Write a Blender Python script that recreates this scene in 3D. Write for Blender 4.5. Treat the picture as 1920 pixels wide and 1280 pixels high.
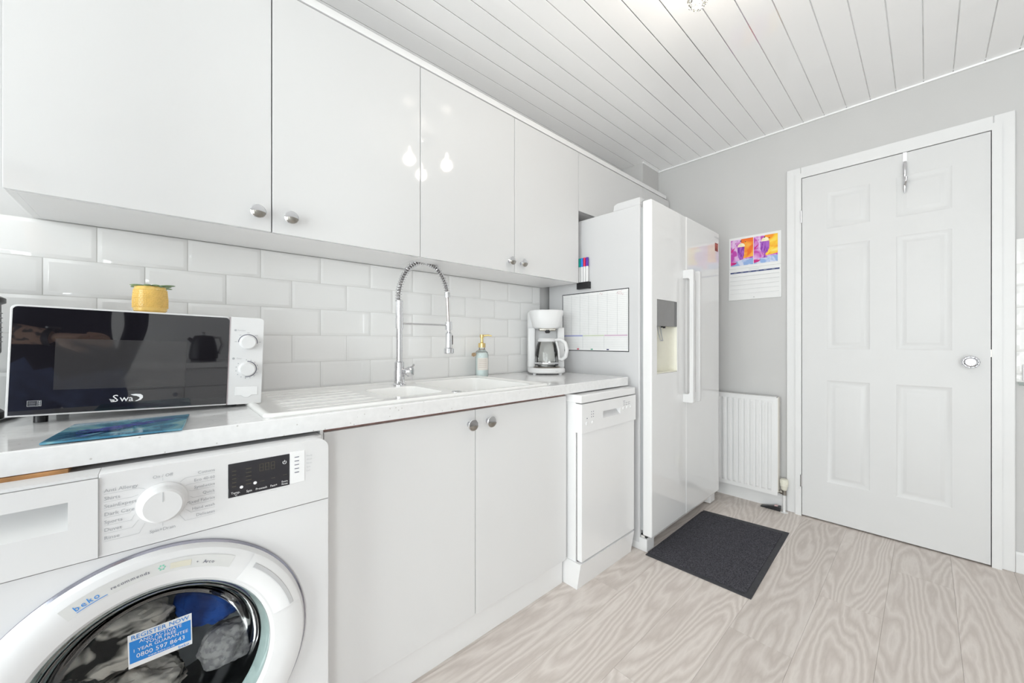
import bpy, bmesh, math, random
from mathutils import Vector, Matrix, noise
random.seed(7)
PI = math.pi

for o in list(bpy.data.objects):
    bpy.data.objects.remove(o, do_unlink=True)
C = bpy.context.scene.collection
SC = bpy.context.scene

# ------------------------------------------------------------------ camera
CAMH = 1.06
YAW = math.atan2(777, 717)              # angle between the view and the run of cabinets
cam_d = bpy.data.cameras.new('camera')
cam_d.sensor_fit = 'HORIZONTAL'; cam_d.sensor_width = 36.0
cam_d.lens = 717.0 / 1920.0 * 36.0
cam_d.shift_y = -1.0 / 1920.0
cam_d.clip_start = 0.02
cam = bpy.data.objects.new('camera', cam_d); C.objects.link(cam)
cam.location = (0, 0, CAMH)
fw = Vector((math.cos(YAW), math.sin(YAW), 0)); rt = Vector((math.sin(YAW), -math.cos(YAW), 0))
cam.matrix_world = Matrix(((rt.x, 0, -fw.x, 0), (rt.y, 0, -fw.y, 0), (0, 1, 0, CAMH), (0, 0, 0, 1)))
SC.camera = cam

# ------------------------------------------------------------------ world, light, exposure
w = bpy.data.worlds.new('world'); SC.world = w; w.use_nodes = True
bg = w.node_tree.nodes['Background']
bg.inputs[0].default_value = (0.92, 0.95, 1.0, 1); bg.inputs[1].default_value = 1.0
SC.view_settings.view_transform = 'Standard'; SC.view_settings.look = 'None'
SC.view_settings.gamma = 1.0; SC.view_settings.use_curve_mapping = False
SC.view_settings.exposure = 0.22
SC.cycles.max_bounces = 12; SC.cycles.diffuse_bounces = 9; SC.cycles.glossy_bounces = 5; SC.cycles.transparent_max_bounces = 16

def area(name, loc, direction, sx, sy, power, col):
    l = bpy.data.lights.new(name, 'AREA'); l.shape = 'RECTANGLE'; l.size = sx; l.size_y = sy
    l.energy = power; l.color = col
    o = bpy.data.objects.new(name, l); C.objects.link(o); o.location = loc
    o.rotation_euler = Vector(direction).to_track_quat('-Z', 'Y').to_euler()
    return o
# daylight entering by the patio window behind the camera
area('daylight_patio', (-2.05, -0.30, 1.10), (1, 0, 0.14), 2.9, 2.0, 118, (0.985, 0.985, 1.0))
area('added_front_fill', (-1.40, -2.08, 1.10), (0, 1, 0), 0.74, 2.0, 38, (0.985, 0.985, 1.0))  # added fill light for the cabinet fronts, from an invented opening

# ------------------------------------------------------------------ materials
def newmat(name):
    m = bpy.data.materials.new(name); m.use_nodes = True
    return m, m.node_tree, m.node_tree.nodes['Principled BSDF']
def mat(name, col, rough=0.5, metal=0.0, coat=0.0, spec=0.5, var=0.0, vscale=8.0, bump=0.0, bscale=60.0, trans=0.0, ior=1.45, emit=0.0):
    m, t, b = newmat(name)
    c = (*col, 1.0)
    b.inputs['Base Color'].default_value = c
    b.inputs['Roughness'].default_value = rough
    b.inputs['Metallic'].default_value = metal
    b.inputs['Specular IOR Level'].default_value = spec
    b.inputs['Coat Weight'].default_value = coat
    b.inputs['Coat Roughness'].default_value = 0.03
    b.inputs['IOR'].default_value = ior
    b.inputs['Transmission Weight'].default_value = trans
    if emit:
        b.inputs['Emission Color'].default_value = c; b.inputs['Emission Strength'].default_value = emit
    tc = t.nodes.new('ShaderNodeTexCoord')
    if var:
        n = t.nodes.new('ShaderNodeTexNoise'); n.inputs['Scale'].default_value = vscale; n.inputs['Detail'].default_value = 3
        t.links.new(tc.outputs['Object'], n.inputs['Vector'])
        r = t.nodes.new('ShaderNodeValToRGB')
        r.color_ramp.elements[0].position = 0.3; r.color_ramp.elements[1].position = 0.7
        r.color_ramp.elements[0].color = (*[max(0, x * (1 - var)) for x in col], 1)
        r.color_ramp.elements[1].color = (*[min(1, x * (1 + var)) for x in col], 1)
        t.links.new(n.outputs['Fac'], r.inputs['Fac']); t.links.new(r.outputs['Color'], b.inputs['Base Color'])
    if bump:
        n2 = t.nodes.new('ShaderNodeTexNoise'); n2.inputs['Scale'].default_value = bscale; n2.inputs['Detail'].default_value = 4
        t.links.new(tc.outputs['Object'], n2.inputs['Vector'])
        bp = t.nodes.new('ShaderNodeBump'); bp.inputs['Strength'].default_value = bump; bp.inputs['Distance'].default_value = 0.002
        t.links.new(n2.outputs['Fac'], bp.inputs['Height']); t.links.new(bp.outputs['Normal'], b.inputs['Normal'])
    return m
def clear_glass(name, tint=(0.95, 0.98, 0.97), rough=0.0, ior=1.45, strength=1.0):
    m = bpy.data.materials.new(name); m.use_nodes = True; t = m.node_tree; t.nodes.clear()
    out = t.nodes.new('ShaderNodeOutputMaterial'); mix = t.nodes.new('ShaderNodeMixShader')
    tr = t.nodes.new('ShaderNodeBsdfTransparent'); gl = t.nodes.new('ShaderNodeBsdfGlossy'); fr = t.nodes.new('ShaderNodeFresnel')
    tr.inputs[0].default_value = (*tint, 1); gl.inputs['Roughness'].default_value = rough
    gl.inputs['Color'].default_value = (strength, strength, strength, 1); fr.inputs['IOR'].default_value = ior
    t.links.new(fr.outputs[0], mix.inputs[0]); t.links.new(tr.outputs[0], mix.inputs[1]); t.links.new(gl.outputs[0], mix.inputs[2])
    t.links.new(mix.outputs[0], out.inputs[0])
    return m

M = {}
M['wall'] = mat('grey_wall_paint', (0.59, 0.583, 0.58), 0.85, var=0.02, vscale=2, bump=0.08, bscale=220)
M['white_paint'] = mat('white_satin_paint', (0.76, 0.757, 0.76), 0.38, var=0.012, vscale=5, bump=0.03, bscale=120)
M['door_paint'] = mat('white_door_paint', (0.68, 0.677, 0.68), 0.42, var=0.01, vscale=4, bump=0.05, bscale=160)
M['gloss'] = mat('white_gloss_front', (0.70, 0.697, 0.70), 0.06, coat=0.3, var=0.006, vscale=2)
M['satin'] = mat('white_satin_front', (0.77, 0.767, 0.77), 0.28, var=0.006, vscale=2)
M['dw_enamel'] = mat('bright_white_enamel', (0.86, 0.857, 0.862), 0.2, coat=0.1, var=0.006, vscale=3)
M['carcass'] = mat('white_melamine', (0.85, 0.846, 0.848), 0.35, var=0.01, vscale=3)
M['edge'] = mat('dark_gap', (0.10, 0.085, 0.085), 0.8, var=0.1)
M['pvc'] = mat('white_pvc_panel', (0.94, 0.937, 0.94), 0.10, coat=0.15, var=0.008, vscale=1.5)
M['chrome'] = mat('chrome', (0.74, 0.74, 0.76), 0.09, metal=1.0, var=0.03, vscale=20)
M['strip'] = mat('chrome_strip', (0.66, 0.65, 0.65), 0.16, metal=1.0, var=0.03, vscale=20)
M['dull_metal'] = mat('dull_brass_chrome', (0.35, 0.33, 0.30), 0.3, metal=1.0, var=0.15, vscale=40)
M['gold'] = mat('brushed_gold', (0.80, 0.60, 0.27), 0.25, metal=1.0, var=0.05, vscale=30)
M['appliance'] = mat('white_enamel', (0.74, 0.738, 0.746), 0.22, coat=0.1, var=0.006, vscale=3)
M['appl_plastic'] = mat('white_plastic', (0.74, 0.737, 0.742), 0.32, var=0.01, vscale=6)
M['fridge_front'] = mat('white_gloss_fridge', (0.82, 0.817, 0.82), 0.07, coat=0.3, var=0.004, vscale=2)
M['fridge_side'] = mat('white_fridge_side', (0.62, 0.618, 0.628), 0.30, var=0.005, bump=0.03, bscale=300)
M['gasket'] = mat('grey_gasket', (0.42, 0.43, 0.44), 0.6, var=0.05)
M['black_plastic'] = mat('black_plastic', (0.018, 0.018, 0.02), 0.35, var=0.1, vscale=20)
M['black_glass'] = mat('black_glass', (0.010, 0.009, 0.012), 0.02, coat=1.0, spec=0.7, var=0.05)
M['display'] = mat('dark_display', (0.022, 0.021, 0.026), 0.12, coat=0.3, var=0.05)
M['ceramic'] = mat('white_ceramic_sink', (0.87, 0.864, 0.85), 0.16, coat=0.2, var=0.008, vscale=4)
M['grey_print'] = mat('grey_print', (0.42, 0.43, 0.45), 0.6, var=0.05, vscale=80)
M['pale_print'] = mat('pale_grey_print', (0.55, 0.56, 0.57), 0.6, var=0.05, vscale=80)
M['dark_print'] = mat('dark_print', (0.10, 0.10, 0.15), 0.5, var=0.1, vscale=80)
M['white_print'] = mat('white_print', (0.85, 0.85, 0.86), 0.45, var=0.02, vscale=80)
M['segment'] = mat('unlit_segment', (0.085, 0.075, 0.05), 0.5, var=0.1, vscale=60)
M['blue_print'] = mat('blue_print', (0.02, 0.25, 0.70), 0.45, var=0.04, vscale=60)
M['label_grey'] = mat('grey_sticker', (0.66, 0.66, 0.65), 0.45, var=0.02, vscale=30)
M['paper'] = mat('white_paper', (0.80, 0.80, 0.80), 0.75, var=0.015, vscale=20)
M['rubber'] = mat('dark_rubber', (0.045, 0.045, 0.052), 0.7, var=0.15, vscale=60, bump=0.1, bscale=300)
M['wood_edge'] = mat('varnished_wood', (0.52, 0.27, 0.11), 0.45, var=0.25, vscale=30)
M['cream'] = mat('cream_plastic', (0.76, 0.74, 0.64), 0.35, var=0.02, vscale=30)
M['disp_grey'] = mat('grey_dispenser_panel', (0.24, 0.235, 0.235), 0.3, var=0.03, vscale=20)
M['yellow'] = mat('mustard_glaze', (0.86, 0.58, 0.17), 0.16, coat=0.4, var=0.07, vscale=60)
M['soil'] = mat('potting_soil', (0.06, 0.04, 0.03), 0.95, var=0.4, vscale=200, bump=0.6, bscale=200)
M['leaf'] = mat('succulent_leaf', (0.24, 0.34, 0.20), 0.5, var=0.3, vscale=40)
M['grout'] = mat('white_grout', (0.70, 0.695, 0.68), 0.9, var=0.03, vscale=30)
M['tile'] = mat('white_glazed_tile', (0.84, 0.835, 0.83), 0.05, coat=0.4, var=0.008, vscale=6)
M['glass'] = clear_glass('clear_glass')
M['door_glass'] = clear_glass('washer_door_glass', (0.93, 0.965, 0.96), 0.01, 1.20, 0.5)
M['crystal'] = mat('crystal', (0.95, 0.95, 0.97), 0.0, trans=1.0, ior=1.6)
M['bulb'] = mat('lit_bulb', (1.0, 0.93, 0.80), 0.5, emit=22.0)
M['skin'] = mat('skin', (0.66, 0.42, 0.31), 0.55, var=0.10, vscale=14)
M['hair'] = mat('dark_hair', (0.05, 0.032, 0.02), 0.6, var=0.4, vscale=60, bump=0.4, bscale=90)
M['shirt'] = mat('navy_black_cotton', (0.018, 0.02, 0.035), 0.9, var=0.2, vscale=40, bump=0.2, bscale=300)
M['jeans'] = mat('blue_denim', (0.12, 0.16, 0.30), 0.9, var=0.25, vscale=30, bump=0.3, bscale=400)
M['steel'] = mat('stainless_drum', (0.32, 0.32, 0.33), 0.3, metal=1.0, var=0.1, vscale=30)

def wood_floor():
    m, t, b = newmat('pale_oak_laminate')
    tc = t.nodes.new('ShaderNodeTexCoord'); oi = t.nodes.new('ShaderNodeObjectInfo')
    add = t.nodes.new('ShaderNodeVectorMath'); add.operation = 'ADD'
    sc = t.nodes.new('ShaderNodeVectorMath'); sc.operation = 'SCALE'; sc.inputs['Scale'].default_value = 37.0
    comb = t.nodes.new('ShaderNodeCombineXYZ')
    t.links.new(oi.outputs['Random'], comb.inputs[0]); t.links.new(oi.outputs['Random'], comb.inputs[1])
    t.links.new(comb.outputs[0], sc.inputs[0]); t.links.new(tc.outputs['Object'], add.inputs[0]); t.links.new(sc.outputs[0], add.inputs[1])
    mp = t.nodes.new('ShaderNodeMapping'); mp.inputs['Scale'].default_value = (0.17, 1.0, 1.0)
    t.links.new(add.outputs[0], mp.inputs['Vector'])
    # broad figure that bends the rings into cathedrals
    nz = t.nodes.new('ShaderNodeTexNoise'); nz.inputs['Scale'].default_value = 5.0; nz.inputs['Detail'].default_value = 1.5; nz.inputs['Roughness'].default_value = 0.45
    t.links.new(mp.outputs[0], nz.inputs['Vector'])
    mul = t.nodes.new('ShaderNodeMath'); mul.operation = 'MULTIPLY'; mul.inputs[1].default_value = 46.0
    t.links.new(nz.outputs['Fac'], mul.inputs[0])
    nf = t.nodes.new('ShaderNodeTexNoise'); nf.inputs['Scale'].default_value = 70.0; nf.inputs['Detail'].default_value = 3.0
    t.links.new(mp.outputs[0], nf.inputs['Vector'])
    mulf = t.nodes.new('ShaderNodeMath'); mulf.operation = 'MULTIPLY_ADD'; mulf.inputs[1].default_value = 1.7
    t.links.new(nf.outputs['Fac'], mulf.inputs[0]); t.links.new(mul.outputs[0], mulf.inputs[2])
    fr = t.nodes.new('ShaderNodeMath'); fr.operation = 'PINGPONG'; fr.inputs[1].default_value = 1.0; t.links.new(mulf.outputs[0], fr.inputs[0])
    ramp = t.nodes.new('ShaderNodeValToRGB'); e = ramp.color_ramp.elements
    e[0].position = 0.0; e[0].color = (0.625, 0.56, 0.52, 1); e[1].position = 1.0; e[1].color = (0.785, 0.725, 0.685, 1)
    x = e.new(0.45); x.color = (0.69, 0.625, 0.585, 1)
    t.links.new(fr.outputs[0], ramp.inputs['Fac'])
    big = t.nodes.new('ShaderNodeTexNoise'); big.inputs['Scale'].default_value = 3.0; big.inputs['Detail'].default_value = 4.0
    t.links.new(mp.outputs[0], big.inputs['Vector'])
    r2 = t.nodes.new('ShaderNodeValToRGB'); r2.color_ramp.elements[0].position = 0.3; r2.color_ramp.elements[1].position = 0.75
    r2.color_ramp.elements[0].color = (0.90, 0.89, 0.88, 1); r2.color_ramp.elements[1].color = (1, 1, 1, 1)
    t.links.new(big.outputs['Fac'], r2.inputs['Fac'])
    mx = t.nodes.new('ShaderNodeMix'); mx.data_type = 'RGBA'; mx.blend_type = 'MULTIPLY'; mx.inputs['Factor'].default_value = 1.0
    t.links.new(ramp.outputs[0], mx.inputs['A']); t.links.new(r2.outputs[0], mx.inputs['B'])
    rnd = t.nodes.new('ShaderNodeMapRange'); rnd.inputs['To Min'].default_value = 0.94; rnd.inputs['To Max'].default_value = 1.05
    t.links.new(oi.outputs['Random'], rnd.inputs['Value'])
    sc2 = t.nodes.new('ShaderNodeVectorMath'); sc2.operation = 'SCALE'
    t.links.new(mx.outputs['Result'], sc2.inputs[0]); t.links.new(rnd.outputs[0], sc2.inputs['Scale'])
    t.links.new(sc2.outputs[0], b.inputs['Base Color'])
    b.inputs['Roughness'].default_value = 0.42
    bp = t.nodes.new('ShaderNodeBump'); bp.inputs['Strength'].default_value = 0.15; bp.inputs['Distance'].default_value = 0.001
    t.links.new(fr.outputs[0], bp.inputs['Height']); t.links.new(bp.outputs['Normal'], b.inputs['Normal'])
    return m
M['floor'] = wood_floor()

def speckle(name, base, spots, rough):
    m, t, b = newmat(name)
    tc = t.nodes.new('ShaderNodeTexCoord')
    v = t.nodes.new('ShaderNodeTexVoronoi'); v.inputs['Scale'].default_value = 110.0
    t.links.new(tc.outputs['Object'], v.inputs['Vector'])
    wn = t.nodes.new('ShaderNodeSeparateColor'); t.links.new(v.outputs['Color'], wn.inputs[0])
    lt = t.nodes.new('ShaderNodeMath'); lt.operation = 'LESS_THAN'; lt.inputs[1].default_value = 0.20
    t.links.new(v.outputs['Distance'], lt.inputs[0])
    gt = t.nodes.new('ShaderNodeMath'); gt.operation = 'GREATER_THAN'; gt.inputs[1].default_value = 0.86
    t.links.new(wn.outputs[0], gt.inputs[0])
    mu = t.nodes.new('ShaderNodeMath'); mu.operation = 'MULTIPLY'; t.links.new(lt.outputs[0], mu.inputs[0]); t.links.new(gt.outputs[0], mu.inputs[1])
    n = t.nodes.new('ShaderNodeTexNoise'); n.inputs['Scale'].default_value = 60.0; n.inputs['Detail'].default_value = 5
    t.links.new(tc.outputs['Object'], n.inputs['Vector'])
    r = t.nodes.new('ShaderNodeValToRGB'); r.color_ramp.elements[0].position = 0.35; r.color_ramp.elements[1].position = 0.65
    r.color_ramp.elements[0].color = (*[x * 0.95 for x in base], 1); r.color_ramp.elements[1].color = (*base, 1)
    t.links.new(n.outputs['Fac'], r.inputs['Fac'])
    mx = t.nodes.new('ShaderNodeMix'); mx.data_type = 'RGBA'; mx.inputs['B'].default_value = (*spots, 1)
    t.links.new(mu.outputs[0], mx.inputs['Factor']); t.links.new(r.outputs[0], mx.inputs['A'])
    t.links.new(mx.outputs['Result'], b.inputs['Base Color']); b.inputs['Roughness'].default_value = rough
    b.inputs['Coat Weight'].default_value = 0.3; b.inputs['Coat Roughness'].default_value = 0.05
    return m
M['worktop'] = speckle('white_sparkle_worktop', (0.85, 0.847, 0.85), (0.60, 0.585, 0.575), 0.14)

def carpet():
    m, t, b = newmat('charcoal_carpet')
    tc = t.nodes.new('ShaderNodeTexCoord')
    n = t.nodes.new('ShaderNodeTexNoise'); n.inputs['Scale'].default_value = 260.0; n.inputs['Detail'].default_value = 2
    n3 = t.nodes.new('ShaderNodeTexNoise'); n3.inputs['Scale'].default_value = 12.0; n3.inputs['Detail'].default_value = 2
    t.links.new(tc.outputs['Object'], n.inputs['Vector']); t.links.new(tc.outputs['Object'], n3.inputs['Vector'])
    r = t.nodes.new('ShaderNodeValToRGB'); r.color_ramp.elements[0].position = 0.35; r.color_ramp.elements[1].position = 0.68
    r.color_ramp.elements[0].color = (0.030, 0.030, 0.037, 1); r.color_ramp.elements[1].color = (0.115, 0.112, 0.128, 1)
    t.links.new(n.outputs['Fac'], r.inputs['Fac']); t.links.new(r.outputs[0], b.inputs['Base Color'])
    b.inputs['Roughness'].default_value = 1.0; b.inputs['Specular IOR Level'].default_value = 0.1
    bp = t.nodes.new('ShaderNodeBump'); bp.inputs['Strength'].default_value = 0.8; bp.inputs['Distance'].default_value = 0.003
    t.links.new(n.outputs['Fac'], bp.inputs['Height']); t.links.new(bp.outputs['Normal'], b.inputs['Normal'])
    return m
M['carpet'] = carpet()

def two_tone(name, a, bcol, scale, dist, rough, c=None, stretch=(1, 1, 1), lo=0.42, hi=0.55):
    m, t, b = newmat(name)
    tc = t.nodes.new('ShaderNodeTexCoord'); mp = t.nodes.new('ShaderNodeMapping'); mp.inputs['Scale'].default_value = stretch
    t.links.new(tc.outputs['Object'], mp.inputs['Vector'])
    n = t.nodes.new('ShaderNodeTexNoise'); n.inputs['Scale'].default_value = scale; n.inputs['Detail'].default_value = 2; n.inputs['Distortion'].default_value = dist
    t.links.new(mp.outputs[0], n.inputs['Vector'])
    r = t.nodes.new('ShaderNodeValToRGB'); e = r.color_ramp.elements
    e[0].position = lo; e[0].color = (*a, 1); e[1].position = hi; e[1].color = (*bcol, 1)
    if c:
        x = e.new(min(0.95, hi + 0.14)); x.color = (*c, 1)
    t.links.new(n.outputs['Fac'], r.inputs['Fac']); t.links.new(r.outputs[0], b.inputs['Base Color'])
    b.inputs['Roughness'].default_value = rough
    n2 = t.nodes.new('ShaderNodeTexNoise'); n2.inputs['Scale'].default_value = 350
    t.links.new(tc.outputs['Object'], n2.inputs['Vector'])
    bp = t.nodes.new('ShaderNodeBump'); bp.inputs['Strength'].default_value = 0.2 if rough > 0.5 else 0.0; bp.inputs['Distance'].default_value = 0.002
    t.links.new(n2.outputs['Fac'], bp.inputs['Height']); t.links.new(bp.outputs['Normal'], b.inputs['Normal'])
    return m
M['zebra'] = two_tone('striped_fleece', (0.02, 0.018, 0.018), (0.80, 0.72, 0.66), 9, 1.4, 0.95, stretch=(1, 1.6, 1.6))
M['blue_cloth'] = two_tone('royal_blue_cloth', (0.008, 0.03, 0.16), (0.015, 0.09, 0.42), 9, 0.6, 0.8)
M['grey_towel'] = two_tone('grey_towelling', (0.30, 0.28, 0.29), (0.46, 0.43, 0.43), 60, 0.2, 0.98)
M['teal'] = two_tone('teal_board_print', (0.055, 0.19, 0.30), (0.13, 0.33, 0.44), 18, 0.8, 0.10, c=(0.27, 0.46, 0.47))
M['indigo'] = two_tone('lavender_print', (0.05, 0.07, 0.28), (0.11, 0.14, 0.45), 60, 0.5, 0.15)
M['navy'] = two_tone('dark_stem_print', (0.015, 0.03, 0.13), (0.02, 0.09, 0.20), 50, 0.5, 0.15)

# ------------------------------------------------------------------ mesh builder
class MB:
    def __init__(self): self.bm = bmesh.new()
    def _merge(self, b, flagged=False):
        if not flagged:
            for f in b.faces: f.smooth = True
        me = bpy.data.meshes.new('t'); b.to_mesh(me); b.free(); self.bm.from_mesh(me); bpy.data.meshes.remove(me)
    def box(self, x0, x1, y0, y1, z0, z1, bev=0.0, seg=2, mtx=None):
        b = bmesh.new(); bmesh.ops.create_cube(b, size=1.0)
        for v in b.verts:
            v.co = Vector(((x0 + x1) / 2 + v.co.x * (x1 - x0), (y0 + y1) / 2 + v.co.y * (y1 - y0), (z0 + z1) / 2 + v.co.z * (z1 - z0)))
        if bev: bmesh.ops.bevel(b, geom=list(b.edges), offset=bev, segments=seg, profile=0.5, affect='EDGES')
        b.normal_update()
        for f in b.faces: f.smooth = max(abs(f.normal.x), abs(f.normal.y), abs(f.normal.z)) < 0.9999
        if mtx: b.transform(mtx)
        self._merge(b, True); return self
    def lathe(self, prof, c=(0, 0, 0), axis='Z', n=40, cap=True, a0=0.0, a1=2 * PI):
        b = bmesh.new(); full = abs(a1 - a0 - 2 * PI) < 1e-6; rings = []
        ax = {'Z': (Vector((1, 0, 0)), Vector((0, 1, 0)), Vector((0, 0, 1))), 'Y': (Vector((1, 0, 0)), Vector((0, 0, 1)), Vector((0, -1, 0))),
              'X': (Vector((0, 1, 0)), Vector((0, 0, 1)), Vector((1, 0, 0)))}[axis] if isinstance(axis, str) else axis
        c = Vector(c); m = n if full else n + 1
        for r, z in prof:
            if r < 1e-6: rings.append([b.verts.new(c + ax[2] * z)] * m)
            else: rings.append([b.verts.new(c + ax[2] * z + ax[0] * r * math.cos(a0 + (a1 - a0) * i / n) + ax[1] * r * math.sin(a0 + (a1 - a0) * i / n)) for i in range(m)])
        for k in range(len(rings) - 1):
            for i in range(n):
                j = (i + 1) % m
                vs = [rings[k][i], rings[k][j], rings[k + 1][j], rings[k + 1][i]]
                u = []
                for v in vs:
                    if v not in u: u.append(v)
                if len(u) > 2:
                    try: b.faces.new(u)
                    except ValueError: pass
        if cap and full:
            for rg in (rings[0], rings[-1]):
                if rg[0] is not rg[1]:
                    try: b.faces.new(rg)
                    except ValueError: pass
        bmesh.ops.recalc_face_normals(b, faces=b.faces); self._merge(b); return self
    def cyl(self, p0, p1, r, r2=None, n=24):
        return self.tube([p0, p1], [r, r if r2 is None else r2], n)
    def tube(self, path, r, n=12, closed=False, cap=True):
        P = [Vector(p) for p in path]; k = len(P); rr = r if isinstance(r, (list, tuple)) else [r] * k
        b = bmesh.new(); rings = []; up = None
        for i in range(k):
            if closed: d = P[(i + 1) % k] - P[i - 1]
            else: d = P[min(i + 1, k - 1)] - P[max(i - 1, 0)]
            d.normalize()
            if up is None:
                up = Vector((0, 0, 1)) if abs(d.z) < 0.9 else Vector((1, 0, 0))
            s = d.cross(up)
            if s.length < 1e-5: s = d.orthogonal()
            s.normalize(); up = s.cross(d).normalized()
            rings.append([b.verts.new(P[i] + (s * math.cos(2 * PI * j / n) + up * math.sin(2 * PI * j / n)) * rr[i]) for j in range(n)])
        for i in range(k if closed else k - 1):
            A, B = rings[i], rings[(i + 1) % k]
            for j in range(n): b.faces.new((A[j], A[(j + 1) % n], B[(j + 1) % n], B[j]))
        if cap and not closed: b.faces.new(rings[0]); b.faces.new(rings[-1])
        bmesh.ops.recalc_face_normals(b, faces=b.faces); self._merge(b); return self
    def prism(self, pts, o, u, v, depth, bev=0.0):
        """closed outline pts (2d) placed at o with axes u, v, thickness along u x v"""
        o, u, v = Vector(o), Vector(u), Vector(v); nn = u.cross(v).normalized()
        b = bmesh.new(); A = [b.verts.new(o + u * p[0] + v * p[1]) for p in pts]
        f = b.faces.new(A); r = bmesh.ops.extrude_face_region(b, geom=[f])
        for e in r['geom']:
            if isinstance(e, bmesh.types.BMVert): e.co += nn * depth
        bmesh.ops.recalc_face_normals(b, faces=b.faces)
        if bev: bmesh.ops.bevel(b, geom=list(b.edges), offset=bev, segments=2, profile=0.5, affect='EDGES')
        b.normal_update()
        for f in b.faces: f.smooth = abs(f.normal.dot(nn)) < 0.9999
        self._merge(b, True); return self
    def faces(self, verts, faces):
        b = bmesh.new(); V = [b.verts.new(p) for p in verts]
        for f in faces: b.faces.new([V[i] for i in f])
        bmesh.ops.recalc_face_normals(b, faces=b.faces); self._merge(b); return self
    def sphere(self, c, r, sx=1, sy=1, sz=1, n=24, m=14):
        b = bmesh.new(); bmesh.ops.create_uvsphere(b, u_segments=n, v_segments=m, radius=r)
        for v in b.verts: v.co = Vector((c[0] + v.co.x * sx, c[1] + v.co.y * sy, c[2] + v.co.z * sz))
        self._merge(b); return self
    def text(self, s, o, u, v, size, align='LEFT', lift=0.0004):
        """flat lettering: baseline origin o, unit axes u (reading direction), v (up)"""
        cu = bpy.data.curves.new('t', 'FONT'); cu.body = s; cu.size = size; cu.align_x = align
        cu.resolution_u = 2
        ob = bpy.data.objects.new('t', cu); me = bpy.data.meshes.new_from_object(ob)
        u, v = Vector(u).normalized(), Vector(v).normalized(); nn = u.cross(v); o = Vector(o)
        for p in me.vertices: p.co = o + u * p.co.x + v * p.co.y + nn * lift
        self.bm.from_mesh(me); bpy.data.meshes.remove(me); bpy.data.objects.remove(ob); bpy.data.curves.remove(cu)
        return self
    def mesh(self, smooth=True, ang=0.6):
        me = bpy.data.meshes.new('m'); self.bm.to_mesh(me); self.bm.free()
        if smooth:
            fl_ = [p.use_smooth for p in me.polygons]; me.set_sharp_from_angle(angle=ang); me.polygons.foreach_set('use_smooth', fl_)
        else:
            for p in me.polygons: p.use_smooth = False
        return me
    def build(self, name, m, parent=None, smooth=True, ang=0.6, local=False):
        return link(name, self.mesh(smooth, ang), m, parent, local)

def root_loc(p):
    while p.parent: p = p.parent
    return Vector(p.location)
def link(name, me, m, parent=None, local=False):
    if parent is not None and not local:
        off = root_loc(parent)
        if off.length: me.transform(Matrix.Translation(-off))
    me.name = name
    if m is not None: me.materials.append(M[m] if isinstance(m, str) else m)
    o = bpy.data.objects.new(name, me); C.objects.link(o)
    if parent is not None: o.parent = parent
    return o
def tag(o, label, cat, group=None):
    o['label'] = label; o['category'] = cat
    if group: o['group'] = group
    return o
def struct(o, label=None, cat=None):
    o['kind'] = 'structure'
    if label: o['label'] = label
    if cat: o['category'] = cat
    return o
def thing(name, label, cat, loc=(0, 0, 0), rot=None, group=None):
    o = bpy.data.objects.new(name, None); C.objects.link(o); o.location = loc; o.empty_display_size = 0.05
    if rot is not None: o.rotation_euler = rot
    o['label'] = label; o['category'] = cat
    if group: o['group'] = group
    return o
def lab(o, s): o['label'] = s; return o
def dup(root, loc, label=None, rot=None):
    def cp(o, par):
        c = o.copy(); C.objects.link(c); c.parent = par
        for ch in o.children: cp(ch, c)
        return c
    r = cp(root, None); r.location = loc
    if rot is not None: r.rotation_euler = rot
    if label: r['label'] = label
    return r

# ================================================================== ROOM SHELL
XB, YL, ZC = 2.90, 1.63, 2.394          # back wall, left wall, ceiling
XF, YR = -1.80, -2.00                   # wall behind the camera, wall to the right
T = 0.10
TILE_Y = 1.62                           # front of the tiles
CT = 0.8764                             # worktop height

fl = struct(MB().box(XF - T, XB + T, YR - T, YL + T, -0.10, -0.011).build('floor', mat('underlay', (0.45, 0.40, 0.37), 0.9, var=0.05), smooth=False), 'pale grey oak laminate floor of long planks', 'floor')
PW, PL = 0.192, 1.285
pm = MB().box(0.0002, PL - 0.0002, 0.0002, PW - 0.0002, -0.011, 0.0, 0.0004, 1).mesh(False); pm.materials.append(M['floor'])
pm_cache = {}
row = 0; y = YR
while y < YL - 1e-6:
    w_ = min(PW, YL - y); x = XF - (row * 0.47) % PL
    while x < XB:
        a, b_ = max(x, XF), min(x + PL, XB)
        if b_ - a > 0.02:
            if abs(b_ - a - PL) < 1e-6 and abs(w_ - PW) < 1e-6: me = pm
            else:
                me = MB().box(0.0002, b_ - a - 0.0002, 0.0002, w_ - 0.0002, -0.011, 0.0, 0.0004, 1).mesh(False); me.materials.append(M['floor'])
            o = bpy.data.objects.new('plank', me); C.objects.link(o); o.parent = fl; o.location = (a, y, 0)
        x += PL
    y += PW; row += 1

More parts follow.
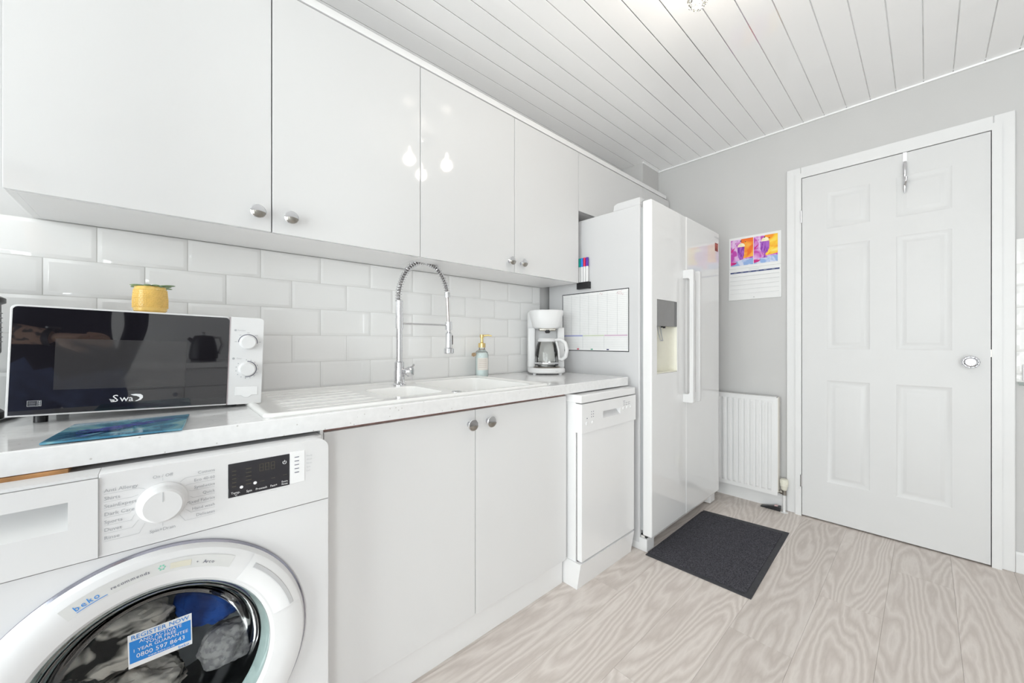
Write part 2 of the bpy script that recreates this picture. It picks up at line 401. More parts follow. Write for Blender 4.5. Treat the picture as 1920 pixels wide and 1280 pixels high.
# ceiling : backing plus 100 mm gloss panels with a chrome strip in every joint
ce = struct(MB().box(XF - T, XB + T, YR - T, YL + T, ZC + 0.012, ZC + 0.11).build('ceiling', 'white_paint', smooth=False), 'white gloss panelled ceiling with thin chrome joints', 'ceiling')
panel_me = MB().box(XF, XB, 0.0018, 0.0982, ZC, ZC + 0.011, 0.0012, 1).mesh(False); panel_me.materials.append(M['pvc'])
strip_me = MB().box(XF, XB, -0.0021, 0.0021, ZC + 0.0012, ZC + 0.0055).mesh(False); strip_me.materials.append(M['strip'])
k0 = math.ceil((YR - 0.01) / 0.1); k1 = math.floor((YL - 0.01) / 0.1)
for k in range(k0, k1):
    o = bpy.data.objects.new('ceiling_panel', panel_me); C.objects.link(o); o.parent = ce; o.location = (0, 0.01 + 0.1 * k, 0)
for k in range(k0, k1 + 1):
    o = bpy.data.objects.new('chrome_strip', strip_me); C.objects.link(o); o.parent = ce; o.location = (0, 0.01 + 0.1 * k, 0)
MB().box(XF, XB, 0.01 + 0.1 * k1 + 0.0022, YL, ZC, ZC + 0.011, 0.0015, 1).build('ceiling_panel', 'pvc', ce, smooth=False)
MB().box(XF, XB, YR, 0.01 + 0.1 * k0 - 0.0022, ZC, ZC + 0.011, 0.0015, 1).build('ceiling_panel', 'pvc', ce, smooth=False)

wl = struct(MB().box(XF - T, XB + T, YL, YL + T, -0.1, ZC + 0.1).build('wall_left', 'wall', smooth=False), 'grey painted wall behind the cabinets with white metro tile splashback', 'wall')
def holed_wall(axis, c0, c1, lo, hi, zlo, zhi, h):
    """slab between c0..c1 on the given axis with an opening h=(a0,a1,z0,z1)"""
    mb = MB()
    def bx(a, b, z0, z1):
        if b - a > 1e-4 and z1 - z0 > 1e-4:
            if axis == 'X': mb.box(c0, c1, a, b, z0, z1)
            else: mb.box(a, b, c0, c1, z0, z1)
    bx(lo, h[0], zlo, zhi); bx(h[1], hi, zlo, zhi); bx(h[0], h[1], zlo, h[2]); bx(h[0], h[1], h[3], zhi)
    return mb
DY0, DY1, DZ = -0.208, 0.515, 2.048      # door opening in the back wall
wb = struct(holed_wall('X', XB, XB + T, YR - T, YL + T, -0.1, ZC + 0.1, (DY0 - 0.03, DY1 + 0.03, -0.1, DZ + 0.03)).build('wall_back', 'wall', smooth=False), 'grey painted end wall around the white door', 'wall')
struct(holed_wall('X', XF - T, XF, YR - T, YL + T, -0.1, ZC + 0.1, (-1.75, 1.15, 0.06, 2.15)).build('wall_front', 'wall', smooth=False), 'grey painted wall behind the camera with a wide window', 'wall')
struct(holed_wall('Y', YR - T, YR, XF - T, XB + T, -0.1, ZC + 0.1, (-1.78, -1.02, 0.06, 2.15)).build('wall_right', 'white_paint', smooth=False), 'pale painted wall opposite the cabinets with a glazed opening added for fill light', 'wall')

def window(name, axis, c, a0, a1, z0, z1, label, mull):
    e = thing(name, label, 'window'); e['kind'] = 'structure'
    def bx(mb, p, q, r, s, t=0.035):
        if axis == 'X': mb.box(c - t, c + t, p, q, r, s, 0.004)
        else: mb.box(p, q, c - t, c + t, r, s, 0.004)
        return mb
    f = 0.055
    for p, q, r, s in ((a0, a1, z0, z0 + f), (a0, a1, z1 - f, z1), (a0, a0 + f, z0 + f, z1 - f), (a1 - f, a1, z0 + f, z1 - f)):
        bx(MB(), p, q, r, s).build('window_frame', 'white_paint', e)
    cuts = [a0 + f] + mull + [a1 - f]
    for mx_ in mull: bx(MB(), mx_ - 0.025, mx_ + 0.025, z0 + f, z1 - f).build('mullion', 'white_paint', e)
    for i in range(len(cuts) - 1):
        p = cuts[i] + (0.025 if i else 0); q = cuts[i + 1] - (0.025 if i < len(cuts) - 2 else 0)
        bx(MB(), p, q, z0 + f, z1 - f, 0.004).build('pane', 'glass', e)
window('window_1', 'X', XF - 0.03, -1.75, 1.15, 0.06, 2.15, 'wide white framed glazed patio window behind the camera', [-0.78, 0.18])
window('added_fill_window', 'Y', YR - 0.03, -1.78, -1.02, 0.06, 2.15, 'narrow white framed glazed opening added for fill light in the wall opposite the cabinets', [])  # invented opening, unseen, added to let the front fill in

# ---- metro tiles
def tile_mesh(wd, ht, d=0.008, bv=0.009):
    """bevelled metro tile in local x (width), z (height), face towards -y"""
    g = 0.0011
    a0, a1, b0, b1 = g, wd - g, g, ht - g; e = 0.0045
    V = [(a0, d, b0), (a1, d, b0), (a1, d, b1), (a0, d, b1),
         (a0, d - e, b0), (a1, d - e, b0), (a1, d - e, b1), (a0, d - e, b1),
         (a0 + bv, 0, b0 + bv), (a1 - bv, 0, b0 + bv), (a1 - bv, 0, b1 - bv), (a0 + bv, 0, b1 - bv)]
    Fc = [(8, 9, 10, 11)] + [(4 + i, 4 + (i + 1) % 4, 8 + (i + 1) % 4, 8 + i) for i in range(4)] + [(i, (i + 1) % 4, 4 + (i + 1) % 4, 4 + i) for i in range(4)]
    b = bmesh.new(); vv = [b.verts.new(p) for p in V]
    for f in Fc: b.faces.new([vv[i] for i in f])
    bmesh.ops.bevel(b, geom=[e_ for e_ in b.edges if all(abs(v.co.y) < 1e-6 for v in e_.verts)], offset=0.0012, segments=2, profile=0.5, affect='EDGES')
    bmesh.ops.recalc_face_normals(b, faces=b.faces)
    me = bpy.data.meshes.new('tile'); b.to_mesh(me); b.free()
    me.set_sharp_from_angle(angle=0.9)
    for p in me.polygons: p.use_smooth = abs(p.normal.y) < 0.9999
    me.materials.append(M['tile']); return me
TP, TH = 0.200, 0.1025
tcache = {}
def tile_run(parent, start, end, first, z, ht, place):
    x = first
    while x + TP <= start: x += TP
    while x < end:
        a, b_ = max(x, start), min(x + TP, end)
        if b_ - a > 0.02:
            key = (round(b_ - a, 3), round(ht, 3))
            if key not in tcache: tcache[key] = tile_mesh(b_ - a, ht)
            o = bpy.data.objects.new('tile', tcache[key]); C.objects.link(o); o.parent = parent
            place(o, a, z)
        x += TP
def pl_left(o, a, z): o.location = (a, TILE_Y, z)
MB().box(-1.25, 1.735, TILE_Y + 0.0045, YL, CT - 0.02, CT + 5 * TH).build('grout', 'grout', wl, smooth=False)
for r in range(5):
    z = CT + TH * (4 - r)
    tile_run(wl, -1.25, 1.735, -1.332 + (0.1 if r % 2 else 0.0), z, TH - (0.001 if r == 0 else 0), pl_left)
def pl_back(o, a, z):
    o.rotation_euler = (0, 0, -PI / 2); o.location = (XB - 0.010, -a, z)
MB().box(XB - 0.0055, XB, -1.1, -0.279, 0.872, 1.528).build('grout', 'grout', wb, smooth=False)
zz = [0.872, 0.910, 1.013, 1.113, 1.213, 1.314, 1.413, 1.528]
for r in range(7):
    tile_run(wb, 0.279, 1.1, 0.279 - (0.1 if r % 2 else 0), zz[r], zz[r + 1] - zz[r], pl_back)

# skirting, ceiling bead, boxed-in pipe
struct(MB().prism([(0, 0), (0.015, 0), (0.015, 0.085), (0.010, 0.095), (0, 0.095)], (XB, 0.592, 0), (-1, 0, 0), (0, 0, 1), YL - 0.592).build('baseboard_back', 'white_paint', smooth=False), 'white skirting board under the radiator', 'skirting')
struct(MB().prism([(0, 0), (0.015, 0), (0.015, 0.085), (0.010, 0.095), (0, 0.095)], (XB, -1.2, 0), (-1, 0, 0), (0, 0, 1), 0.922).build('baseboard_back', 'white_paint', smooth=False), 'white skirting board to the right of the door', 'skirting')
struct(MB().box(XB - 0.012, XB, YR, 1.437, ZC - 0.010, ZC, 0.003).build('trim_1', 'pvc'), 'thin white bead along the top of the end wall', 'trim')
struct(MB().box(2.655, XB, 1.437, YL, 2.168, ZC, 0.002).build('trim_2', 'wall'), 'small grey painted pipe boxing in the ceiling corner above the cabinets', 'boxing')
struct(MB().box(2.648, XB - 0.012, 1.427, 1.437, ZC - 0.010, ZC, 0.002).build('trim_3', 'pvc'), 'short white bead at the top of the pipe boxing', 'trim')

# ================================================================== DOOR
XD = 2.868                               # face of the door leaf
door = thing('door_1', 'white six-panel moulded interior door with crystal knob', 'door', (XD, 0.152, 0)); door['kind'] = 'structure'
ly0, ly1, lz0, lz1 = DY0 + 0.003, DY1 - 0.003, 0.008, DZ - 0.004
rects = []
cols = [(-0.086, 0.109), (0.210, 0.396)]
for (z0, z1) in ((0.236, 0.830), (1.012, 1.613), (1.714, 1.925)):
    for (a, b_) in cols: rects.append((a, b_, z0, z1))
def leaf_mesh():
    ys = sorted({ly0, ly1, *[r[0] for r in rects], *[r[1] for r in rects]}); zs = sorted({lz0, lz1, *[r[2] for r in rects], *[r[3] for r in rects]})
    b = bmesh.new(); V = {}
    def v(y, z, x=XD):
        k = (round(x, 5), round(y, 5), round(z, 5))
        if k not in V: V[k] = b.verts.new((x, y, z))
        return V[k]
    for i in range(len(ys) - 1):
        for j in range(len(zs) - 1):
            cy, cz = (ys[i] + ys[i + 1]) / 2, (zs[j] + zs[j + 1]) / 2
            if any(r[0] < cy < r[1] and r[2] < cz < r[3] for r in rects): continue
            b.faces.new((v(ys[i], zs[j]), v(ys[i], zs[j + 1]), v(ys[i + 1], zs[j + 1]), v(ys[i + 1], zs[j])))
    xb_ = XD + 0.035
    for i in range(len(ys) - 1):
        b.faces.new((v(ys[i], lz0), v(ys[i + 1], lz0), v(ys[i + 1], lz0, xb_), v(ys[i], lz0, xb_)))
        b.faces.new((v(ys[i], lz1), v(ys[i + 1], lz1), v(ys[i + 1], lz1, xb_), v(ys[i], lz1, xb_)))
    for j in range(len(zs) - 1):
        b.faces.new((v(ly0, zs[j]), v(ly0, zs[j + 1]), v(ly0, zs[j + 1], xb_), v(ly0, zs[j], xb_)))
        b.faces.new((v(ly1, zs[j]), v(ly1, zs[j + 1]), v(ly1, zs[j + 1], xb_), v(ly1, zs[j], xb_)))
    b.faces.new((v(ly0, lz0, xb_), v(ly1, lz0, xb_), v(ly1, lz1, xb_), v(ly0, lz1, xb_)))
    bmesh.ops.recalc_face_normals(b, faces=b.faces)
    mb = MB(); mb._merge(b); return mb
leaf_mesh().build('door_leaf', 'door_paint', door, smooth=False)
for (a, b_, z0, z1) in rects:
    steps = [(0, 0), (0.008, 0.0035), (0.015, 0.0055), (0.021, 0.006), (0.029, 0.004), (0.037, 0.001), (0.041, 0.0006)]
    V = []; Fc = []
    for (i, d) in steps:
        V += [(XD + d, a + i, z0 + i), (XD + d, b_ - i, z0 + i), (XD + d, b_ - i, z1 - i), (XD + d, a + i, z1 - i)]
    for s in range(len(steps) - 1):
        for q in range(4): Fc.append((4 * s + q, 4 * s + (q + 1) % 4, 4 * s + 4 + (q + 1) % 4, 4 * s + 4 + q))
    n4 = 4 * (len(steps) - 1); Fc.append((n4, n4 + 1, n4 + 2, n4 + 3))
    MB().faces(V, Fc).build('door_panel', 'door_paint', door, smooth=True, ang=0.5)
# lining and architrave
MB().box(XB - 0.035, XB + T, DY0 - 0.03, DY0, 0, DZ + 0.0).box(XB - 0.035, XB + T, DY1, DY1 + 0.03, 0, DZ).box(XB - 0.035, XB + T, DY0 - 0.03, DY1 + 0.03, DZ, DZ + 0.03).build('door_lining', 'white_paint', door, smooth=False)
xa0 = XB - 0.022
for nm, ar in (('architrave', (DY1 + 0.006, 0.592, 0, 2.118)), ('architrave', (-0.277, DY0 - 0.006, 0, 2.118)), ('architrave', (DY0 - 0.006, DY1 + 0.006, DZ + 0.006, 2.118))):
    MB().box(xa0, XB, ar[0], ar[1], ar[2], ar[3], 0.004).build(nm, 'white_paint', door)
MB().box(XB + 0.06, XB + 0.09, DY0 - 0.03, DY1 + 0.03, -0.1, DZ + 0.03).build('door_backing', 'edge', door, smooth=False)
for z0, z1 in ((1.775, 1.85), (0.178, 0.25)):
    MB().cyl((XD - 0.004, DY1 + 0.001, z0), (XD - 0.004, DY1 + 0.001, z1), 0.0055, n=14).build('hinge', 'chrome', door)
kn = thing('k', '', ''); bpy.data.objects.remove(kn)
kb = MB().lathe([(0.0, 0), (0.026, 0), (0.026, 0.004), (0.012, 0.007), (0.010, 0.03), (0.0, 0.03)], (XD, -0.142, 0.96), (Vector((0, 1, 0)), Vector((0, 0, 1)), Vector((-1, 0, 0)))).build('knob_rose', 'chrome', door)
MB().lathe([(0.0, 0.026), (0.016, 0.026), (0.028, 0.040), (0.030, 0.050), (0.024, 0.061), (0.014, 0.066), (0.0, 0.066)], (XD, -0.142, 0.96), (Vector((0, 1, 0)), Vector((0, 0, 1)), Vector((-1, 0, 0))), n=12).build('crystal_knob', 'crystal', door, smooth=False)
MB().lathe([(0.0, 0.028), (0.010, 0.028), (0.012, 0.036), (0.0, 0.040)], (XD, -0.142, 0.96), (Vector((0, 1, 0)), Vector((0, 0, 1)), Vector((-1, 0, 0))), n=16).build('knob_core', 'chrome', door)
MB().box(XD + 0.002, XD + 0.030, DY0 - 0.001, DY0 + 0.003, 0.985, 1.02).build('latch', 'dull_metal', door)

hk = thing('over_door_hook', 'small chrome hook hanging over the top of the white door', 'hook', (XD - 0.004, 0.076, 1.83))
MB().box(XD - 0.0035, XD - 0.0015, 0.069, 0.083, 1.93, DZ - 0.001).box(XD - 0.0035, XD + 0.02, 0.069, 0.083, DZ - 0.0025, DZ - 0.001).build('hook_strap', 'chrome', hk, smooth=False)
MB().tube([(XD - 0.005, 0.076, 1.995), (XD - 0.012, 0.076, 1.97), (XD - 0.018, 0.076, 1.93), (XD - 0.016, 0.076, 1.90), (XD - 0.012, 0.076, 1.885)], [0.008, 0.0095, 0.008, 0.006, 0.007], 12).build('hook_body', 'chrome', hk)
MB().tube([(XD - 0.012, 0.076, 1.885), (XD - 0.03, 0.074, 1.872), (XD - 0.04, 0.072, 1.885), (XD - 0.038, 0.070, 1.905)], [0.006, 0.006, 0.0055, 0.007], 12).tube([(XD - 0.012, 0.076, 1.885), (XD - 0.010, 0.076, 1.86), (XD - 0.014, 0.076, 1.832)], [0.007, 0.008, 0.003], 12).build('hook_prong', 'chrome', hk)

# ================================================================== WALL CABINETS
YU = 1.34                                # face of the wall-cabinet doors
UZ0, UZ1 = 1.3885, 2.130
def knob(parent, x, yf, z):
    """round chrome knob on a face looking towards -y : flange, stem and half-scooped disc head"""
    ax = (Vector((1, 0, 0)), Vector((0, 0, 1)), Vector((0, -1, 0)))
    k = MB().lathe([(0.0, 0.0), (0.0102, 0.0), (0.0102, 0.003), (0.006, 0.005), (0.006, 0.016), (0.0174, 0.019), (0.0198, 0.022), (0.0198, 0.0245), (0.018, 0.0260), (0.0, 0.0262)], (x, yf, z), ax, n=32).build('knob', 'chrome', parent)
    MB().lathe([(0.0186, 0.0255), (0.0186, 0.0275), (0.015, 0.0320), (0.0078, 0.0350), (0.0, 0.0355)], (x, yf, z), ax, n=20, a0=PI + 0.15, a1=2 * PI - 0.15).faces(
        [(x + r * math.cos(a), yf - d, z + r * math.sin(a)) for a in (PI + 0.15, 2 * PI - 0.15) for r, d in ((0.0186, 0.0255), (0.0186, 0.0275), (0.015, 0.0320), (0.0078, 0.0350), (0.0001, 0.0355), (0.0001, 0.0255))],
        [(0, 1, 2, 3, 4, 5), (6, 7, 8, 9, 10, 11)]).build('half_moon_grip', 'dull_metal', k)
def carcass(parent, x0, x1, y0, y1, z0, z1, t=0.016, front=True):
    MB().box(x0, x0 + t, y0, y1, z0, z1, 0.0008, 1).build('side_panel', 'carcass', parent, smooth=False)
    MB().box(x1 - t, x1, y0, y1, z0, z1, 0.0008, 1).build('side_panel', 'carcass', parent, smooth=False)
    MB().box(x0 + t, x1 - t, y0, y1, z0, z0 + t).build('bottom_panel', 'carcass', parent, smooth=False)
    MB().box(x0 + t, x1 - t, y0, y1, z1 - t, z1).build('top_panel', 'carcass', parent, smooth=False)
    MB().box(x0 + t, x1 - t, y1 - 0.006, y1 - 0.001, z0 + t, z1 - t).build('back_panel', 'carcass', parent, smooth=False)
def cab_door(parent, x0, x1, yf, z0, z1, g=0.0014, m='gloss'):
    return MB().box(x0 + g, x1 - g, yf, yf + 0.018, z0, z1, 0.0012, 2).build('cabinet_door', m, parent)
def gap_strip(parent, x, yf, z0, z1):
    MB().box(x - 0.003, x + 0.003, yf + 0.0165, yf + 0.019, z0 + 0.002, z1 - 0.002).build('joint_shadow_strip', 'edge', parent, smooth=False)
SEAM = [-0.248, 0.250, 0.750, 1.254, 1.752]
ua = thing('wall_cabinet', 'white gloss two-door wall cabinet above the microwave', 'cabinet', (SEAM[0], YU, UZ0), group='white gloss wall cabinets')
carcass(ua, SEAM[0], SEAM[2] - 0.0005, YU + 0.020, YL - 0.011, UZ0 + 0.001, UZ1)
d1 = cab_door(ua, SEAM[0], SEAM[1], YU, UZ0, UZ1); d2 = cab_door(ua, SEAM[1], SEAM[2], YU, UZ0, UZ1)
knob(d1, 0.212, YU, 1.437); knob(d2, 0.298, YU, 1.437)
ub = thing('wall_cabinet', 'white gloss two-door wall cabinet above the sink and coffee maker', 'cabinet', (SEAM[2], YU, UZ0), group='white gloss wall cabinets')
carcass(ub, SEAM[2] + 0.0005, SEAM[4], YU + 0.020, YL - 0.011, UZ0 + 0.001, UZ1)
d3 = cab_door(ub, SEAM[2], SEAM[3], YU, UZ0, UZ1); d4 = cab_door(ub, SEAM[3], SEAM[4], YU, UZ0, UZ1)
knob(d3, 1.219, YU, 1.437); knob(d4, 1.297, YU, 1.437)
uc = thing('bridging_cabinet', 'low white bridging cabinet above the tall fridge', 'cabinet', (SEAM[4], YU, 1.80), group='white gloss wall cabinets')
carcass(uc, SEAM[4] + 0.001, 2.878, YU + 0.020, YL - 0.002, 1.802, UZ1)
cab_door(uc, SEAM[4] + 0.001, 2.470, YU, 1.80, UZ1); cab_door(uc, 2.470, 2.878, YU, 1.80, UZ1)
co = MB().prism([(0, 0.004), (0.0, 0.026), (0.006, 0.035), (0.014, 0.038), (0.292, 0.038), (0.292, 0.004)], (-0.256, YU - 0.002, UZ1), (0, 1, 0), (0, 0, 1), 3.085)
co = co.build('cornice_board', 'carcass')
tag(co, 'long white cornice board lying along the top of the wall cabinets', 'cornice')

# ================================================================== BASE CABINET
YBD = 1.060
bc = thing('sink_base_cabinet', 'white two-door base cabinet under the sink', 'cabinet', (0.312, YBD, 0))
carcass(bc, 0.312, 1.300, YBD + 0.020, 1.60, 0.13, 0.8345 - 0.012)
e1 = cab_door(bc, 0.313, 0.806, YBD, 0.112, 0.822, m='satin'); e2 = cab_door(bc, 0.806, 1.300, YBD, 0.112, 0.822, m='satin')
knob(e1, 0.779, YBD, 0.776); knob(e2, 0.860, YBD, 0.776)
MB().box(0.312, 1.300, YBD + 0.024, YBD + 0.040, 0.0, 0.125).build('plinth', 'carcass', bc, smooth=False)
MB().box(0.312, 1.300, YBD + 0.010, YBD + 0.028, 0.8225, 0.8355).build('top_rail', mat('raw_chipboard_edge', (0.30, 0.19, 0.17), 0.85, var=0.2, vscale=60), bc, smooth=False)
MB().box(0.3035, 0.3115, YBD - 0.004, 1.60, 0.0, 0.8355, 0.0008, 1).build('end_panel', 'carcass', bc, smooth=False)

# ================================================================== WORKTOP AND SINK
SX0, SX1, SY0, SY1 = 0.182, 1.190, 1.058, 1.560
wx0, wx1, wy0, wy1 = -1.25, 1.757, 1.032, TILE_Y
hx0, hx1, hy0, hy1 = SX0 + 0.02, SX1 - 0.02, SY0 + 0.02, SY1 - 0.02
c_ = 0.0025; zt, zb_ = CT, CT - 0.041
V = []
def loop(i, z, hole=False):
    a = (hx0, hx1, hy0, hy1) if hole else (wx0 + i, wx1 - i, wy0 + i, wy1)
    return [(a[0], a[2], z), (a[1], a[2], z), (a[1], a[3], z), (a[0], a[3], z)]
V = loop(0, 0, True); V = [(p[0], p[1], zt) for p in V] + loop(c_, zt) + loop(0, zt - c_) + loop(0, zb_) + [(p[0], p[1], zb_) for p in loop(0, 0, True)]
Fc = []
for s in range(4):
    for q in range(4): Fc.append((4 * s + q, 4 * s + (q + 1) % 4, 4 * s + 4 + (q + 1) % 4, 4 * s + 4 + q))
for q in range(4): Fc.append((16 + q, 16 + (q + 1) % 4, (q + 1) % 4, q))
wt = MB().faces(V, Fc).build('worktop', 'worktop', smooth=False)
tag(wt, 'white speckled worktop with a square front edge running under the tiles', 'worktop')

sk = thing('kitchen_sink', 'white ceramic one and a half bowl inset sink with drainer', 'sink', ((SX0 + SX1) / 2, (SY0 + SY1) / 2, CT))
RZ = CT + 0.0095
def bowl(x0, x1, y0, y1, zt, depth, name, rr=0.035):
    b = bmesh.new(); rings = []
    def rr_loop(i, z, r):
        out = []
        for cx, cy, a in ((x1 - i - r, y1 - i - r, 0), (x0 + i + r, y1 - i - r, PI / 2), (x0 + i + r, y0 + i + r, PI), (x1 - i - r, y0 + i + r, 3 * PI / 2)):
            for k in range(6): out.append(b.verts.new((cx + r * math.cos(a + k * PI / 10), cy + r * math.sin(a + k * PI / 10), z)))
        return out
    for i, z, r in ((0, zt, rr), (0.003, zt - 0.006, rr), (0.008, zt - depth * 0.5, rr * 0.95), (0.014, zt - depth + 0.03, rr * 0.9), (0.026, zt - depth + 0.008, rr * 0.8), (0.05, zt - depth, rr * 0.6)):
        rings.append(rr_loop(i, z, r))
    for k in range(len(rings) - 1):
        A, B = rings[k], rings[k + 1]; n = len(A)
        for i in range(n): b.faces.new((A[i], A[(i + 1) % n], B[(i + 1) % n], B[i]))
    b.faces.new(rings[-1])
    for f in b.faces: f.normal_flip()
    bmesh.ops.recalc_face_normals(b, faces=b.faces)
    for f in b.faces: f.normal_flip()
    mb = MB(); mb._merge(b); return mb.build(name, 'ceramic', sk)
B1 = (0.800, 1.140, 1.105, 1.500); B2 = (0.545, 0.745, 1.150, 1.395)
def sink_deck():
    """rim and deck with two openings that follow the rounded bowls, plus a drainer"""
    b = bmesh.new()
    outer = []; r = 0.022
    def rl(x0, x1, y0, y1, r, z):
        out = []
        for cx, cy, a in ((x1 - r, y1 - r, 0), (x0 + r, y1 - r, PI / 2), (x0 + r, y0 + r, PI), (x1 - r, y0 + r, 3 * PI / 2)):
            for k in range(6): out.append(b.verts.new((cx + r * math.cos(a + k * PI / 10), cy + r * math.sin(a + k * PI / 10), z)))
        return out
    L = [rl(SX0, SX1, SY0, SY1, r, CT + 0.0003), rl(SX0, SX1, SY0, SY1, r, RZ - 0.004), rl(SX0 + 0.004, SX1 - 0.004, SY0 + 0.004, SY1 - 0.004, r, RZ), rl(SX0 + 0.016, SX1 - 0.016, SY0 + 0.016, SY1 - 0.016, r * 0.8, RZ), rl(SX0 + 0.024, SX1 - 0.024, SY0 + 0.024, SY1 - 0.024, r * 0.7, RZ - 0.005)]
    for k in range(len(L) - 1):
        A, B = L[k], L[k + 1]
        for i in range(24): b.faces.new((A[i], A[(i + 1) % 24], B[(i + 1) % 24], B[i]))
    inner = L[-1]
    H1 = rl(B1[0], B1[1], B1[2], B1[3], 0.035, RZ - 0.005); H2 = rl(B2[0], B2[1], B2[2], B2[3], 0.035, RZ - 0.005)
    eds = []
    for lp in (inner, H1, H2):
        for i in range(24):
            e = b.edges.get((lp[i], lp[(i + 1) % 24])) or b.edges.new((lp[i], lp[(i + 1) % 24])); eds.append(e)
    bmesh.ops.triangle_fill(b, use_beauty=True, use_dissolve=False, edges=eds, normal=(0, 0, 1))
    for f in list(b.faces):
        c = f.calc_center_median()
        if len(f.verts) == 3 and abs(c.z - (RZ - 0.005)) < 1e-4:
            for h in (B1, B2):
                if all(h[0] - 1e-4 <= v.co.x <= h[1] + 1e-4 and h[2] - 1e-4 <= v.co.y <= h[3] + 1e-4 for v in f.verts):
                    b.faces.remove(f); break
    bmesh.ops.recalc_face_normals(b, faces=b.faces)
    mb = MB(); mb._merge(b); return mb.build('sink_deck', 'ceramic', sk, ang=0.9)
sink_deck()
bowl(*B1, RZ - 0.005, 0.19, 'main_bowl'); bowl(*B2, RZ - 0.005, 0.12, 'half_bowl')
for i in range(7):
    yy = 1.13 + i * 0.062
    MB().tube([(0.235, yy, RZ - 0.0085), (0.26, yy, RZ - 0.0075), (0.49, yy, RZ - 0.0075), (0.515, yy, RZ - 0.0085)], [0.003, 0.0042, 0.0042, 0.003], 10).build('drainer_ridge', 'ceramic', sk)
ov = MB().lathe([(0.0, 0.002), (0.014, 0.002), (0.018, 0.0), (0.018, -0.002)], (0.772, 1.125, RZ - 0.004), n=28).build('overflow_cap', 'chrome', sk)
MB().lathe([(0.0, 0.003), (0.035, 0.003), (0.042, 0.0)], (0.97, 1.30, RZ - 0.194), n=28).build('waste', 'chrome', sk)
MB().lathe([(0.0, 0.003), (0.025, 0.003), (0.032, 0.0)], (0.645, 1.27, RZ - 0.124), n=28).build('waste', 'chrome', sk)

# ------------------------------------------------------------------ spring tap
FX, FY = 0.716, 1.450
FS = FY / 1.406
def fz(z): return CAMH + (z - CAMH) * FS
fx = lambda x: FX + (x - 0.688) * FS
tp = thing('spring_tap', 'tall chrome kitchen tap with coiled spring neck and pull-down spray head', 'tap', (FX, FY, RZ - 0.005))
zb0 = RZ - 0.005
MB().lathe([(0.0, 0), (0.027, 0), (0.027, 0.004), (0.021, 0.009), (0.021, 0.055), (0.019, 0.062), (0.019, 0.092), (0.0135, 0.097), (0.0135, 0.10), (0.0, 0.10)], (FX, FY, zb0)).build('tap_base', 'chrome', tp)
MB().cyl((FX, FY, zb0 + 0.098), (FX, FY, fz(1.150)), 0.0125).build('tap_column', 'chrome', tp)
MB().cyl((FX, FY, fz(1.148)), (FX, FY, fz(1.218)), 0.0145).build('column_sleeve', 'chrome', tp)
MB().cyl((FX, FY, fz(1.110)), (FX, FY, fz(1.150)), 0.0155).build('bracket_collar', 'chrome', tp)
lv = MB().lathe([(0.0, 0.0), (0.012, 0.0), (0.016, 0.012), (0.021, 0.018), (0.022, 0.03), (0.018, 0.036), (0.0, 0.037)], (FX + 0.013, FY - 0.014, zb0 + 0.055), (Vector((0.74, 0.68, 0)).normalized(), Vector((0, 0, 1)), Vector((0.68, -0.74, 0)).normalized())).build('lever_hub', 'chrome', tp)
MB().tube([(FX + 0.03, FY - 0.034, zb0 + 0.058), (FX + 0.036, FY - 0.040, zb0 + 0.075), (FX + 0.041, FY - 0.046, zb0 + 0.085)], [0.005, 0.0045, 0.004], 10).build('lever', 'chrome', lv)
arc = []
A0 = Vector((FX, 0, fz(1.215))); 
ctrl = [(0.684, 1.215), (0.688, 1.262), (0.703, 1.310), (0.728, 1.350), (0.762, 1.376), (0.800, 1.386), (0.838, 1.377), (0.870, 1.352), (0.893, 1.318), (0.907, 1.282), (0.910, 1.262)]
def cr(P, n):
    out = []
    for i in range(len(P) - 1):
        p0, p1, p2, p3 = P[max(i - 1, 0)], P[i], P[i + 1], P[min(i + 2, len(P) - 1)]
        for k in range(n):
            t = k / n
            out.append(0.5 * ((2 * p1) + (-p0 + p2) * t + (2 * p0 - 5 * p1 + 4 * p2 - p3) * t * t + (-p0 + 3 * p1 - 3 * p2 + p3) * t ** 3))
    out.append(P[-1]); return out
cpts = cr([Vector((fx(x), FY, fz(z))) for x, z in ctrl], 24)
MB().tube(cpts[::3], 0.0060, 12).build('neck_hose', mat('grey_hose', (0.25, 0.24, 0.24), 0.4, metal=0.6, var=0.05), tp)
L = [0.0]
for i in range(1, len(cpts)): L.append(L[-1] + (cpts[i] - cpts[i - 1]).length)
coil = []; pitch = 0.0112; turns = L[-1] / pitch; N = int(turns * 14); j = 0
for i in range(N + 1):
    s = L[-1] * i / N
    while j < len(L) - 2 and L[j + 1] < s: j += 1
    f = (s - L[j]) / max(1e-9, L[j + 1] - L[j]); p = cpts[j].lerp(cpts[j + 1], f); d = (cpts[j + 1] - cpts[j]).normalized()
    s1 = Vector((0, 1, 0)); s2 = d.cross(s1).normalized(); a = 2 * PI * turns * i / N
    coil.append(p + (s1 * math.cos(a) + s2 * math.sin(a)) * 0.0120)
MB().tube(coil, 0.0017, 6).build('spring_coil', 'chrome', tp)
hx = fx(0.912); hx2 = fx(0.920)
MB().cyl((fx(0.909), FY, fz(1.272)), (fx(0.910), FY, fz(1.248)), 0.0125).build('hose_collar', 'chrome', tp)
MB().tube([(fx(0.910), FY, fz(1.25)), (fx(0.913), FY, fz(1.19)), (fx(0.916), FY, fz(1.135))], 0.0062, 12).build('lower_hose', mat('rosy_chrome', (0.62, 0.56, 0.55), 0.2, metal=1.0, var=0.05), tp)
MB().cyl((fx(0.916), FY, fz(1.142)), (fx(0.917), FY, fz(1.108)), 0.0155).build('head_clip', 'chrome', tp)
MB().cyl((FX + 0.012, FY, fz(1.129)), (fx(0.905), FY, fz(1.128)), 0.0042, n=14).build('support_arm', 'chrome', tp)
